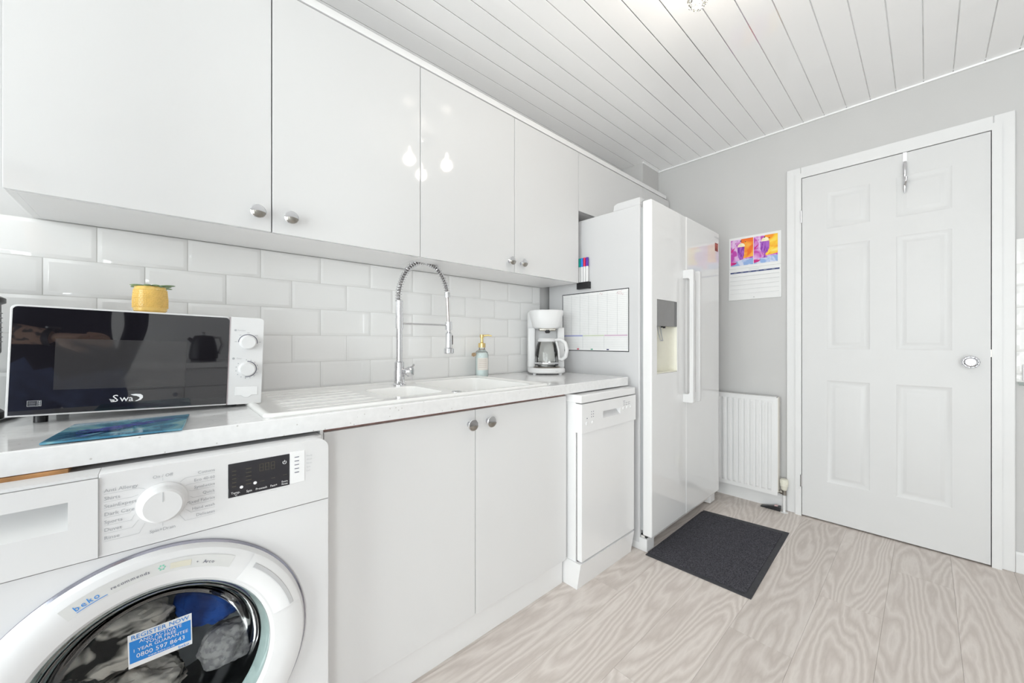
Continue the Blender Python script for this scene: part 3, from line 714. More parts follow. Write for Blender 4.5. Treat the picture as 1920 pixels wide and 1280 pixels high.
sh = MB().lathe([(0.0, 0.0), (0.0085, 0.0), (0.0085, -0.012), (0.0145, -0.018), (0.0150, -0.072), (0.0165, -0.082), (0.0225, -0.086), (0.0225, -0.104), (0.0195, -0.108), (0.0, -0.108)], (fx(0.918), FY, fz(1.110))).build('spray_head', 'chrome', tp)
MB().box(fx(0.918) + 0.0135, fx(0.918) + 0.0185, FY - 0.006, FY + 0.004, fz(1.110) - 0.068, fz(1.110) - 0.026, 0.002).build('spray_button', 'black_plastic', sh)

# ================================================================== DISHWASHER
DX0, DX1, DYF = 1.310, 1.752, 0.992
dw = thing('dishwasher', 'slim white freestanding dishwasher beside the fridge', 'dishwasher', ((DX0 + DX1) / 2, 1.25, 0))
MB().box(DX0 + 0.004, DX1 - 0.004, DYF + 0.030, 1.585, 0.03, 0.800, 0.003).build('dishwasher_body', 'dw_enamel', dw)
MB().box(DX0, DX1, DYF - 0.004, 1.585, 0.795, 0.829, 0.004).build('dishwasher_lid', 'dw_enamel', dw)
def dw_door():
    mb = MB().box(DX0 + 0.008, DX1 - 0.004, DYF, DYF + 0.026, 0.118, 0.668, 0.003)
    return mb
dd = dw_door().build('dishwasher_door', 'dw_enamel', dw)
# control panel with a scooped handle : frame of boxes round the recess
cz0, cz1 = 0.668, 0.791; gx0, gx1, gz0, gz1 = 1.468, 1.610, 0.714, 0.745
cp = MB().box(DX0 + 0.002, gx0, DYF - 0.006, DYF + 0.028, cz0, cz1).box(gx1, DX1, DYF - 0.006, DYF + 0.028, cz0, cz1).box(gx0, gx1, DYF - 0.006, DYF + 0.028, cz0, gz0).box(gx0, gx1, DYF - 0.006, DYF + 0.028, gz1, cz1).box(gx0, gx1, DYF + 0.018, DYF + 0.028, gz0, gz1).build('control_panel', 'dw_enamel', dw, smooth=False)
nb = 10
V = []; Fc = []
for i in range(nb + 1):
    t_ = i / nb; V += [(gx0, DYF - 0.006 + 0.024 * math.sin(t_ * PI / 2), gz0 + (gz1 - gz0) * t_ * 0.99), (gx1, DYF - 0.006 + 0.024 * math.sin(t_ * PI / 2), gz0 + (gz1 - gz0) * t_ * 0.99)]
for i in range(nb): Fc.append((2 * i, 2 * i + 1, 2 * i + 3, 2 * i + 2))
MB().faces(V, Fc).build('handle_scoop', mat('grey_white_plastic', (0.70, 0.70, 0.71), 0.35, var=0.02), cp)
yb = DYF - 0.006
def disc(mb, x, z, r, d=0.0015, n=18):
    return mb.lathe([(0, 0), (r, 0), (r, d * 0.6), (r * 0.8, d), (0, d)], (x, yb, z), (Vector((1, 0, 0)), Vector((0, 0, 1)), Vector((0, -1, 0))), n=n)
for x, z in ((1.345, 0.706), (1.388, 0.706), (1.638, 0.738), (1.670, 0.738), (1.705, 0.738)):
    disc(MB(), x, z, 0.0075, 0.003).build('push_button', 'dw_enamel', cp)
mb = MB()
for i in range(3):
    for k in range(2): disc(mb, 1.380 + 0.014 * k, 0.731 + 0.011 * i, 0.0024, 0.0003, 8)
disc(mb, 1.348, 0.728, 0.0028, 0.0003, 8)
for k in range(3):
    for i in range(3 if k == 0 else 2): disc(mb, 1.640 + 0.022 * k, 0.753 + 0.009 * i, 0.0022, 0.0003, 8); mb.box(1.645 + 0.022 * k, 1.653 + 0.022 * k, yb - 0.0003, yb, 0.7522 + 0.009 * i, 0.7538 + 0.009 * i)
mb.build('indicator_print', 'dark_print', cp, smooth=False)['kind'] = 'stuff'
MB().prism([(0.024, 0.0), (0.004, 0.112), (0.034, 0.112), (0.20, 0.112), (0.20, 0.0)], (DX0 - 0.002, DYF - 0.006, 0), (0, 1, 0), (0, 0, 1), DX1 - DX0 - 0.004).build('dishwasher_plinth', 'dw_enamel', dw, smooth=False)
MB().box(DX0 + 0.012, DX1 - 0.006, DYF + 0.024, DYF + 0.032, 0.100, 0.672).build('door_seal', 'edge', dw, smooth=False)

# ================================================================== FRIDGE
FX0, FX1, FYF, FYB = 1.790, 2.700, 0.922, 1.600
fr = thing('american_fridge', 'tall white side-by-side fridge freezer with ice dispenser', 'fridge', ((FX0 + FX1) / 2, 1.25, 0))
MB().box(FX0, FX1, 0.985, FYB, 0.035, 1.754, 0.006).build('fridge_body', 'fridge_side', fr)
MB().box(FX0 + 0.012, FX1 - 0.012, 0.972, 0.986, 0.10, 1.74).build('door_gasket', 'gasket', fr, smooth=False)
FS_X = 2.192
def fridge_door(x0, x1, hole=None):
    z0, z1 = 0.081, 1.766; y0, y1 = FYF, 0.972
    if not hole:
        return MB().box(x0, x1, y0, y1, z0, z1, 0.007, 3)
    a0, a1, b0, b1 = hole; b = bmesh.new()
    mb = MB(); bmesh_box = MB().box(x0, x1, y0, y1, z0, z1, 0.007, 3).bm
    # cut the recess: remove the flat front face and bridge it to the opening
    front = max((f for f in bmesh_box.faces if f.normal.y < -0.9), key=lambda f: f.calc_area())
    vs = list(front.verts); bmesh_box.faces.remove(front)
    vs.sort(key=lambda v: math.atan2(v.co.z - (z0 + z1) / 2, v.co.x - (x0 + x1) / 2))
    ys = vs[0].co.y; d = 0.060
    def ring(y, i=0.0, zt=0.0): return [bmesh_box.verts.new(p) for p in ((a0 + i, y, b0 + i), (a1 - i, y, b0 + i), (a1 - i, y, b1 - i), (a0 + i, y, b1 - i))]
    R0 = ring(ys)
    for q in range(4): bmesh_box.faces.new((vs[q], vs[(q + 1) % 4], R0[(q + 1) % 4], R0[q]))
    R1 = ring(ys + 0.046)
    for q in range(4): bmesh_box.faces.new((R0[q], R0[(q + 1) % 4], R1[(q + 1) % 4], R1[q]))
    bmesh_box.faces.new(R1)
    bmesh.ops.recalc_face_normals(bmesh_box, faces=bmesh_box.faces)
    for f in bmesh_box.faces: f.smooth = max(abs(f.normal.x), abs(f.normal.y), abs(f.normal.z)) < 0.9999
    mb._merge(bmesh_box, True); return mb
RC = (1.846, 2.080, 0.893, 1.272)
fdl = fridge_door(FX0 + 0.001, FS_X - 0.002, RC).build('freezer_door', 'fridge_front', fr)
fdr = fridge_door(FS_X + 0.002, FX1 - 0.001).build('fridge_door', 'fridge_front', fr)
MB().box(FS_X - 0.006, FS_X + 0.006, FYF + 0.012, 0.974, 0.085, 1.76).build('centre_gap_strip', mat('pale_gap_strip', (0.62, 0.62, 0.62), 0.5, var=0.03), fr, smooth=False)
ds = MB().box(RC[0], RC[1], FYF + 0.003, FYF + 0.040, 1.137, RC[3], 0.001, 1).build('dispenser_panel', 'disp_grey', fdl, smooth=False)
MB().box(RC[1] - 0.030, RC[1] - 0.001, FYF + 0.0022, FYF + 0.0034, 1.139, RC[3] - 0.002).build('panel_edge', mat('darker_grey_panel', (0.15, 0.15, 0.155), 0.3, var=0.05), ds, smooth=False)
mb = MB()
nn = 12; V = []; Fc = []
for i in range(nn + 1):
    a = PI * i / nn; xx = (RC[0] + RC[1]) / 2 - (RC[1] - RC[0] - 0.002) / 2 * math.cos(a); yy = FYF + 0.003 + 0.040 * math.sin(a) ** 0.6
    V += [(xx, yy, RC[2] + 0.006), (xx, yy, 1.137)]
for i in range(nn): Fc.append((2 * i, 2 * i + 2, 2 * i + 3, 2 * i + 1))
MB().faces(V, Fc).build('dispenser_lining', 'cream', fdl, ang=1.2)
MB().box(RC[0] + 0.001, RC[1] - 0.001, FYF + 0.003, FYF + 0.044, RC[2] + 0.0005, RC[2] + 0.007).build('drip_tray', 'cream', fdl, smooth=False)
MB().tube([(1.905, FYF + 0.026, 1.137), (1.909, FYF + 0.022, 1.10), (1.914, FYF + 0.014, 1.062)], 0.003, 8).tube([(1.935, FYF + 0.026, 1.137), (1.937, FYF + 0.022, 1.10), (1.938, FYF + 0.014, 1.062)], 0.003, 8).tube([(1.914, FYF + 0.014, 1.062), (1.938, FYF + 0.014, 1.062)], 0.003, 8).build('dispenser_lever', 'gasket', fdl)
MB().cyl((1.965, FYF + 0.02, 1.137), (1.965, FYF + 0.02, 1.127), 0.008, 0.006).cyl((1.94, FYF + 0.02, 1.137), (1.94, FYF + 0.02, 1.13), 0.006).build('nozzle', 'black_plastic', fdl)
for hxx, par in ((2.150, fdl), (2.238, fdr)):
    MB().prism([(0.0, 0.718), (-0.052, 0.718), (-0.058, 0.724), (-0.058, 1.449), (-0.052, 1.455), (0.0, 1.455), (0.0, 1.407), (-0.030, 1.407), (-0.036, 1.401), (-0.036, 0.772), (-0.030, 0.766), (0.0, 0.766)], (hxx, FYF + 0.002, 0), (0, 1, 0), (0, 0, 1), 0.026, 0.003).build('door_handle', 'appl_plastic', par)
MB().text('SAMSUNG', (2.615, FYF - 0.0002, 1.722), (1, 0, 0), (0, 0, 1), 0.017).build('brand_lettering', 'grey_print', fdr, smooth=False)
st = MB().box(2.626, 2.676, FYF - 0.0006, FYF + 0.001, 1.640, 1.692).build('warranty_sticker', mat('brown_red_sticker', (0.28, 0.05, 0.04), 0.4, var=0.35, vscale=60), fdr, smooth=False)
MB().box(2.628, 2.674, FYF - 0.0009, FYF - 0.0005, 1.660, 1.686).build('sticker_panel', mat('red_sticker_panel', (0.42, 0.10, 0.07), 0.4, var=0.3, vscale=80), st, smooth=False)
for x0, x1 in ((FX0, FX0 + 0.10), (FX1 - 0.10, FX1)):
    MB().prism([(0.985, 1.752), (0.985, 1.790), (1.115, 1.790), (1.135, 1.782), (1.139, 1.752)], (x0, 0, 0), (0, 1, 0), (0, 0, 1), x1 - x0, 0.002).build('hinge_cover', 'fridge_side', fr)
MB().tube([(FX0 + 0.02, 0.99, 1.755), (FX0 + 0.02, 0.985, 1.772), (FX0 + 0.02, 0.965, 1.774), (FX0 + 0.02, 0.955, 1.768)], 0.003, 8).build('hinge', 'gasket', fr)
MB().box(FX0 + 0.01, FX1 - 0.01, 0.962, 0.985, 0.034, 0.078, 0.004).build('toe_grille', mat('pale_beige_plastic', (0.66, 0.63, 0.61), 0.5, var=0.03), fr)
for x0 in (FX0 + 0.001, FX1 - 0.081):
    MB().prism([(0.0, 0.0), (0.080, 0.0), (0.080, 0.066), (0.0, 0.066)], (x0, 1.05, 0.0075 if x0 > 2 else 0.0), (1, 0, 0), (0, 0, 1), 0.102, 0.006).build('front_foot', 'appl_plastic', fr)
    MB().box(x0 + 0.01, x0 + 0.06, 0.955, 0.985, 0.064, 0.082, 0.002).build('lower_hinge', 'black_plastic', fr)
MB().box(FX0 + 0.05, FX1 - 0.05, 1.50, 1.56, 0.0, 0.036).build('rear_roller', 'black_plastic', fr)

# magnetic planner, pen tray and pens on the side of the fridge
pl = thing('magnetic_planner', 'magnetic weekly planner sheet with black border on the fridge side', 'planner', (FX0 - 0.001, 1.266, 1.17))
py0, py1, pz0, pz1 = 1.044, 1.489, 1.003, 1.336
MB().box(FX0 - 0.0018, FX0 - 0.0002, py0, py1, pz0, pz1).build('planner_sheet', 'paper', pl, smooth=False)
mb = MB(); xs = FX0 - 0.0023
t_ = 0.0042
mb.box(xs, xs + 0.0006, py0, py1, pz0, pz0 + t_).box(xs, xs + 0.0006, py0, py1, pz1 - t_, pz1).box(xs, xs + 0.0006, py0, py0 + t_, pz0, pz1).box(xs, xs + 0.0006, py1 - t_, py1, pz0, pz1)
mb.build('planner_border', 'black_plastic', pl, smooth=False)
mb = MB(); cw = (py1 - py0 - 0.016) / 7
for i in range(8):
    yy = py1 - 0.008 - i * cw; mb.box(xs + 0.0001, xs + 0.0005, yy - 0.0004, yy + 0.0004, pz0 + 0.085, pz1 - 0.012)
for j in range(22):
    z = pz0 + 0.098 + j * 0.0101; mb.box(xs + 0.0001, xs + 0.0005, py0 + 0.008, py1 - 0.008, z - 0.0003, z + 0.0003)
for j in range(7):
    z = pz0 + 0.018 + j * 0.0095; mb.box(xs + 0.0001, xs + 0.0005, py0 + 0.008, py1 - 0.008, z - 0.0003, z + 0.0003)
for i in range(4):
    yy = py1 - 0.008 - i * (py1 - py0 - 0.016) / 3; mb.box(xs + 0.0001, xs + 0.0005, yy - 0.0004, yy + 0.0004, pz0 + 0.012, pz0 + 0.085)
mb.build('printed_grid', 'grey_print', pl, smooth=False)
w3 = (py1 - py0 - 0.016) / 3
for i, col in enumerate(((0.36, 0.38, 0.62), (0.60, 0.64, 0.52), (0.62, 0.47, 0.58))):
    MB().box(xs, xs + 0.0005, py1 - 0.008 - (i + 1) * w3 + 0.001, py1 - 0.009 - i * w3, pz0 + 0.083, pz0 + 0.091).build('section_band', mat('section_band_%d' % i, col, 0.6, var=0.03), pl, smooth=False)
for yy, col in ((1.372, (0.55, 0.02, 0.08)), (1.276, (0.08, 0.35, 0.22)), (1.172, (0.03, 0.03, 0.12))):
    MB().box(xs, xs + 0.0005, yy - 0.007, yy + 0.007, pz0 + 0.0075, pz0 + 0.0135).build('colour_key', mat('colour_key', col, 0.5, var=0.05), pl, smooth=False)
rink = mat('red_marker_ink', (0.55, 0.22, 0.24), 0.6, var=0.05)
for a, z, s in ((1.225, 1.318, 1), (1.118, 1.312, 1), (1.108, 1.322, 0), (1.096, 1.306, 1)):
    mb = MB(); mb.tube([(xs, a, z), (xs, a - 0.008, z + 0.008 * s), (xs, a - 0.014, z - 0.004), (xs, a - 0.020, z + 0.003)], 0.0006, 5)
    mb.build('handwriting', rink, pl)

tr = thing('pen_tray', 'small black magnetic pen tray above the planner on the fridge', 'pen tray', (FX0 - 0.012, 1.324, 1.357))
MB().box(FX0 - 0.0035, FX0 - 0.0003, 1.283, 1.365, 1.356, 1.394, 0.001).build('tray_back', 'black_plastic', tr)
MB().box(FX0 - 0.0250, FX0 - 0.0225, 1.283, 1.365, 1.356, 1.394, 0.001).box(FX0 - 0.0235, FX0 - 0.003, 1.283, 1.3845 - 0.02, 1.356, 1.3585).box(FX0 - 0.0235, FX0 - 0.003, 1.283, 1.2855, 1.356, 1.394).box(FX0 - 0.0235, FX0 - 0.003, 1.3625, 1.365, 1.356, 1.394).build('tray_front', 'black_plastic', tr)
for i, (nm, col) in enumerate((('green', (0.0, 0.36, 0.30)), ('blue', (0.03, 0.25, 0.75)), ('red', (0.70, 0.02, 0.10)), ('purple', (0.10, 0.03, 0.36)))):
    yy = 1.3525 - i * 0.0175
    lb_ = {'green': 'whiteboard marker with a green cap, at the sink end of the pen tray', 'blue': 'whiteboard marker with a light blue cap, in the pen tray', 'red': 'whiteboard marker with a red cap, in the pen tray', 'purple': 'whiteboard marker with a purple cap, at the door end of the pen tray'}[nm]
    pk = thing('marker_pen', lb_, 'marker pen', (FX0 - 0.0125, yy, 1.359), group='whiteboard markers on the fridge')
    cm = mat(nm + '_cap', col, 0.35, var=0.04)
    MB().cyl((FX0 - 0.0125, yy, 1.359), (FX0 - 0.0125, yy, 1.484), 0.0080, n=20).build('pen_barrel', 'appl_plastic', pk)
    MB().lathe([(0.0, 0.0), (0.0083, 0.0), (0.0083, 0.040), (0.0074, 0.050), (0.0, 0.051)], (FX0 - 0.0125, yy, 1.482), n=20).build('pen_cap', cm, pk)

# dark corner: pipe cover behind the coffee maker
tag(MB().box(1.738, 1.788, 1.602, 1.628, 1.10, 1.258, 0.003).build('cable_cover', mat('grey_cover', (0.32, 0.32, 0.33), 0.6, var=0.05)), 'small grey cover in the gap between tiles and fridge', 'cover')

# ================================================================== WASHING MACHINE
WX0, WX1, WYF = -0.298, 0.300, 0.980
wm = thing('washing_machine', 'white front-loading washing machine under the worktop', 'washing machine', (0, 1.25, 0))
DCX, DCZ = 0.0, 0.425
# cabinet: sides, top, back, front with a round opening
MB().box(WX0, WX1, WYF + 0.045, 1.575, 0.810, 0.8245, 0.004).build('machine_top', 'appliance', wm)
MB().box(WX0, WX0 + 0.012, WYF + 0.03, 1.575, 0.02, 0.816, 0.003).build('machine_side', 'appliance', wm)
MB().box(WX1 - 0.012, WX1, WYF + 0.03, 1.575, 0.02, 0.816, 0.003).build('machine_side', 'appliance', wm)
MB().box(WX0 + 0.012, WX1 - 0.012, 1.56, 1.575, 0.02, 0.815).build('machine_back', 'appliance', wm, smooth=False)
def front_with_hole(R, n=64):
    x0, x1, z0, z1 = WX0, WX1, 0.03, 0.6805
    b = bmesh.new(); rim = []; sq = []
    for i in range(n):
        a = 2 * PI * i / n + PI / 4; ca, sa = math.cos(a), math.sin(a)
        rim.append((DCX + R * ca, DCZ + R * sa))
        t = min((x1 - DCX) / ca if ca > 1e-9 else ((x0 - DCX) / ca if ca < -1e-9 else 9), (z1 - DCZ) / sa if sa > 1e-9 else ((z0 - DCZ) / sa if sa < -1e-9 else 9))
        sq.append((DCX + t * ca, DCZ + t * sa))
    for cx_, cz_ in ((x0, z0), (x1, z0), (x1, z1), (x0, z1)):
        k = min(range(n), key=lambda i: (sq[i][0] - cx_) ** 2 + (sq[i][1] - cz_) ** 2); sq[k] = (cx_, cz_)
    A = [b.verts.new((p[0], WYF, p[1])) for p in rim]; B = [b.verts.new((p[0], WYF, p[1])) for p in sq]
    D = [b.verts.new((p[0], WYF + 0.04, p[1])) for p in rim]; E_ = [b.verts.new((p[0], WYF + 0.034, p[1])) for p in sq]
    for i in range(n):
        j = (i + 1) % n
        b.faces.new((A[i], A[j], B[j], B[i])); b.faces.new((A[i], A[j], D[j], D[i])); b.faces.new((B[i], B[j], E_[j], E_[i]))
    bmesh.ops.recalc_face_normals(b, faces=b.faces)
    mb = MB(); mb._merge(b); return mb
front_with_hole(0.205).build('front_panel', 'appliance', wm, smooth=False)
MB().box(WX0, WX1, WYF + 0.02, WYF + 0.04, 0.0, 0.03).build('kick_strip', 'appl_plastic', wm, smooth=False)
# control fascia: rounded top corners
def rrect(x0, x1, z0, z1, r, n=8, bottom=0.0):
    P = [(x0, z0), (x1, z0)]
    for k in range(n + 1): a = k * PI / 2 / n; P.append((x1 - r + r * math.cos(a), z1 - r + r * math.sin(a)))
    for k in range(n + 1): a = PI / 2 + k * PI / 2 / n; P.append((x0 + r + r * math.cos(a), z1 - r + r * math.sin(a)))
    return P
fp = [(-0.0775, 0.683), (WX1, 0.683)] + [(WX1 - 0.024 + 0.024 * math.cos(k * PI / 16), 0.804 + 0.024 * math.sin(k * PI / 16)) for k in range(9)] + [(-0.0775, 0.828)]
fa = MB().prism(fp, (0, WYF - 0.004 + 0.05, 0), (1, 0, 0), (0, 0, 1), 0.05, 0.0012).build('control_fascia', 'appl_plastic', wm)
MB().box(WX0, -0.0776, WYF - 0.004, WYF + 0.046, 0.8222, 0.828, 0.001).build('drawer_surround', 'appl_plastic', wm)
MB().box(WX0, -0.0776, WYF - 0.004, WYF + 0.046, 0.683, 0.6846, 0.0005).build('drawer_surround', 'appl_plastic', wm)
yf = WYF - 0.004
# detergent drawer with scooped grip
dr = MB().box(WX0 + 0.002, -0.078, yf - 0.003, yf + 0.004, 0.685, 0.7435).box(WX0 + 0.002, -0.078, yf - 0.003, yf + 0.004, 0.790, 0.8215).box(-0.112, -0.078, yf - 0.003, yf + 0.004, 0.7435, 0.790).build('detergent_drawer', 'appl_plastic', wm, smooth=False)
V = []; Fc = []
for i in range(9):
    t_ = i / 8; V += [(WX0 + 0.002, yf - 0.003 + 0.036 * math.sin(t_ * PI / 2), 0.7435 + 0.0463 * t_), (-0.112, yf - 0.003 + 0.036 * math.sin(t_ * PI / 2), 0.7435 + 0.0463 * t_)]
for i in range(8): Fc.append((2 * i, 2 * i + 1, 2 * i + 3, 2 * i + 2))
Fc.append(tuple([2 * i + 1 for i in range(9)]))
MB().faces(V, Fc).build('drawer_grip', mat('soft_white_plastic', (0.78, 0.78, 0.78), 0.4, var=0.01), dr, ang=0.4)
MB().box(-0.0784, -0.0765, yf - 0.0006, yf + 0.001, 0.685, 0.8215).build('drawer_joint', 'pale_print', fa, smooth=False)
kn_ = MB().lathe([(0.0, 0.0), (0.0365, 0.0), (0.0365, 0.003), (0.0315, 0.006), (0.0305, 0.024), (0.027, 0.0275), (0.0, 0.0275)], (0.005, yf, 0.757), (Vector((1, 0, 0)), Vector((0, 0, 1)), Vector((0, -1, 0))), n=56).build('programme_dial', 'appl_plastic', wm)
MB().box(0.0042, 0.0058, yf - 0.0279, yf - 0.0272, 0.765, 0.783).build('dial_mark', 'pale_print', kn_, smooth=False)
U, Vv = (1, 0, 0), (0, 0, 1); yt = yf - 0.0001
mb = MB()
left = ['Anti Allergy', 'Shirts', 'StainExpert', 'Dark Care', 'Sports', 'Duvet', 'Rinse']
right = ['Cottons', 'Eco 40-60', 'Synthetics', 'Quick', 'Mixed Fabrics', 'Hand wash', 'Delicates']
words = [(w_, -0.071, 0.7945 - i * 0.0138, 0.0088, 'LEFT') for i, w_ in enumerate(left)] + [(w_, 0.083, 0.7975 - i * 0.0138, 0.0080, 'RIGHT') for i, w_ in enumerate(right)]
words += [('On / Off', 0.005, 0.8035, 0.0080, 'CENTER'), ('Spin+Drain', 0.005, 0.7035, 0.0080, 'CENTER')]
for w_, x, z, sz, al in words: MB().text(w_, (x, yt, z), U, Vv, sz, al).build('programme_name', 'grey_print', fa, smooth=False)
def rule(p, q, w_=0.0006):
    p = Vector((p[0], yt - 0.0003, p[1])); q = Vector((q[0], yt - 0.0003, q[1])); d = (q - p).normalized(); n_ = Vector((-d.z, 0, d.x)) * w_ / 2
    mb.faces([p - n_, q - n_, q + n_, p + n_], [(0, 1, 2, 3)])
def fin(): mb.build('programme_line', 'pale_print', fa, smooth=False)
for i in range(7):
    z = 0.7915 - i * 0.0138; a = math.radians(128 + i * 17.5); ex, ez = 0.005 + 0.040 * math.cos(a), 0.757 + 0.040 * math.sin(a)
    kx = ex - 0.008 if i in (0, 1, 5, 6) else ex - 0.004
    mb = MB(); rule((-0.071, z), (kx, z)); rule((kx, z), (ex, ez)); fin()
    z = 0.7945 - i * 0.0138; a = math.radians(52 - i * 17.5); ex, ez = 0.005 + 0.040 * math.cos(a), 0.757 + 0.040 * math.sin(a)
    kx = ex + 0.008 if i in (0, 1, 5, 6) else ex + 0.004
    mb = MB(); rule((0.083, z), (kx, z)); rule((kx, z), (ex, ez)); fin()
mb = MB(); rule((0.005, 0.797), (0.005, 0.802)); fin()
mb = MB(); rule((0.005, 0.712), (0.005, 0.718)); fin()
di = MB().box(0.1045, 0.2165, yf - 0.0012, yf + 0.001, 0.7355, 0.8055, 0.0008, 1).build('display', 'display', fa, smooth=False)
yd_ = yf - 0.0014
mb = MB()
mb.text('Temp.', (0.117, yd_, 0.7425), U, Vv, 0.0062, 'CENTER').text('°C', (0.117, yd_, 0.7375), U, Vv, 0.0055, 'CENTER').text('Spin', (0.1405, yd_, 0.7405), U, Vv, 0.0062, 'CENTER').text('Prewash', (0.1625, yd_, 0.7405), U, Vv, 0.0062, 'CENTER')
mb.text('Fast+', (0.1855, yd_, 0.7405), U, Vv, 0.0062, 'CENTER').text('Extra', (0.2065, yd_, 0.7445), U, Vv, 0.0056, 'CENTER').text('Rinse', (0.2065, yd_, 0.7390), U, Vv, 0.0056, 'CENTER')
ringp = [(0.2065 + 0.0034 * math.cos(a), yd_, 0.7885 + 0.0034 * math.sin(a)) for a in [PI * 0.7 + i * 2 * PI * 0.8 / 14 for i in range(15)]]
mb.tube(ringp, 0.0006, 5).tube([(0.2065, yd_, 0.7935), (0.2065, yd_, 0.7885)], 0.0006, 5)
mb.lathe([(0, 0), (0.0033, 0), (0.0033, 0.0002), (0, 0.0002)], (0.127, yd_, 0.7535), (Vector((1, 0, 0)), Vector((0, 0, 1)), Vector((0, -1, 0))), n=7).lathe([(0.0015, 0), (0.0033, 0), (0.0033, 0.0002)], (0.151, yd_, 0.7565), (Vector((1, 0, 0)), Vector((0, 0, 1)), Vector((0, -1, 0))), n=12)
mb.build('display_lettering', 'white_print', di, smooth=False)
mb = MB()
for k in range(3):
    x0 = 0.159 + k * 0.0105; wq, hq = 0.0075, 0.0075
    for (p, q, r, s) in ((0, wq, 0, 0.001), (0, wq, hq, hq + 0.001), (0, wq, 2 * hq, 2 * hq + 0.001), (0, 0.001, 0, 2 * hq), (wq - 0.001, wq, 0, 2 * hq)):
        mb.box(x0 + p, x0 + q, yd_ - 0.0002, yd_ + 0.0001, 0.779 + r, 0.779 + s)
for j in range(5):
    for xq, lq in ((0.111, 0.007), (0.1345, 0.010)): mb.box(xq, xq + lq, yd_ - 0.0002, yd_ + 0.0001, 0.757 + j * 0.008, 0.7585 + j * 0.008)
mb.box(0.160, 0.168, yd_ - 0.0002, yd_ + 0.0001, 0.757, 0.7580).box(0.181, 0.188, yd_ - 0.0002, yd_ + 0.0001, 0.7585, 0.7595).box(0.2035, 0.2105, yd_ - 0.0002, yd_ + 0.0001, 0.7600, 0.7610)
mb.build('unlit_segments', 'segment', di, smooth=False)
bs = MB().box(0.2175, 0.2475, yf - 0.0010, yf + 0.001, 0.7365, 0.8085, 0.0006, 1).build('option_strip', mat('strip_white', (0.86, 0.86, 0.865), 0.35, var=0.01), fa, smooth=False)
mb = MB()
for j in range(5): mb.box(0.2265, 0.2355, yf - 0.0016, yf - 0.0009, 0.7600 + j * 0.0086, 0.7614 + j * 0.0086)
mb.build('option_marks', 'dark_print', bs, smooth=False)
mb = MB()
for j, s in enumerate(('End', 'Spin', 'Rinse', 'Wash', 'Ready')): mb.text(s, (0.2510, yt, 0.7575 + j * 0.0086), U, Vv, 0.0052)
for xq in (0.1625, 0.1855, 0.2065): mb.box(xq - 0.006, xq + 0.006, yt - 0.0003, yt, 0.7312, 0.7318)
mb.build('option_lettering', 'pale_print', fa, smooth=False)

# porthole door
AXY = (Vector((1, 0, 0)), Vector((0, 0, 1)), Vector((0, -1, 0)))
wd = MB().lathe([(0.176, -0.020), (0.176, 0.012), (0.184, 0.021), (0.205, 0.026), (0.228, 0.026), (0.240, 0.021), (0.2455, 0.010), (0.2455, 0.002), (0.176, -0.020)], (DCX, WYF, DCZ), AXY, n=96, cap=False).build('porthole_ring', 'appl_plastic', wm)
MB().lathe([(0.2455, 0.0005), (0.2490, 0.0005), (0.2490, 0.006), (0.2455, 0.009)], (DCX, WYF, DCZ), AXY, n=96, cap=False).build('porthole_trim', mat('smoky_chrome', (0.36, 0.36, 0.42), 0.2, metal=1.0, var=0.05), wm)
MB().lathe([(0.166, -0.02), (0.1745, 0.010), (0.1765, 0.014), (0.1775, 0.010), (0.1775, -0.02)], (DCX, WYF, DCZ), AXY, n=96, cap=False).build('inner_chrome_ring', mat('grey_green_ring', (0.36, 0.43, 0.42), 0.12, coat=0.4, var=0.1, vscale=30), wd)
MB().lathe([(0.1755, 0.012), (0.168, 0.008), (0.158, -0.006), (0.148, -0.030), (0.135, -0.055), (0.110, -0.072), (0.06, -0.080), (0.0, -0.082)], (DCX, WYF, DCZ), AXY, n=72, cap=False).build('glass_bowl', 'door_glass', wd)
# opening grip on the right of the ring
MB().lathe([(0.182, 0.0195), (0.196, 0.0255), (0.218, 0.0290), (0.236, 0.0250), (0.240, 0.0215)], (DCX, WYF, DCZ), AXY, n=20, a0=math.radians(14), a1=math.radians(52)).build('door_grip', mat('pale_grip', (0.80, 0.80, 0.805), 0.25, var=0.01), wd)
MB().lathe([(0.216, 0.0280), (0.219, 0.0300), (0.226, 0.0290), (0.227, 0.0270)], (DCX, WYF, DCZ), AXY, n=20, a0=math.radians(15), a1=math.radians(49)).build('grip_groove', mat('grip_shadow_grey', (0.55, 0.55, 0.56), 0.35, var=0.03), wd)
sb = MB().lathe([(0.207, 0.0264), (0.229, 0.0264)], (DCX, WYF, DCZ), AXY, n=28, a0=math.radians(60), a1=math.radians(122), cap=False).build('recommends_sticker', 'label_grey', wd)
def arc_text(s, r, a_start, size, m, nm, adv=0.62):
    mb = MB(); a = a_start
    for ch in s:
        u = Vector((math.sin(a), 0, -math.cos(a))); v = Vector((math.cos(a), 0, math.sin(a)))
        mb.text(ch, Vector((DCX, WYF - 0.0268, DCZ)) + v * r, u, v, size)
        wdt = {'m': 0.92, ' ': 0.35, 'r': 0.42, 'c': 0.55, 's': 0.52, 'k': 0.56, 'b': 0.62, 'i': 0.3}.get(ch, 0.60)
        a -= wdt * size / r
    return mb.build(nm, m, sb, smooth=False)
arc_text('beko', 0.2130, math.radians(118.5), 0.0135, 'blue_print', 'beko_lettering')
arc_text('recommends', 0.2145, math.radians(106.5), 0.0080, 'dark_print', 'recommends_lettering')
arc_text('+', 0.2145, math.radians(76), 0.007, 'dark_print', 'plus_sign'); arc_text('Arco', 0.2135, math.radians(73), 0.0085, 'dark_print', 'script_lettering')
mb = MB()
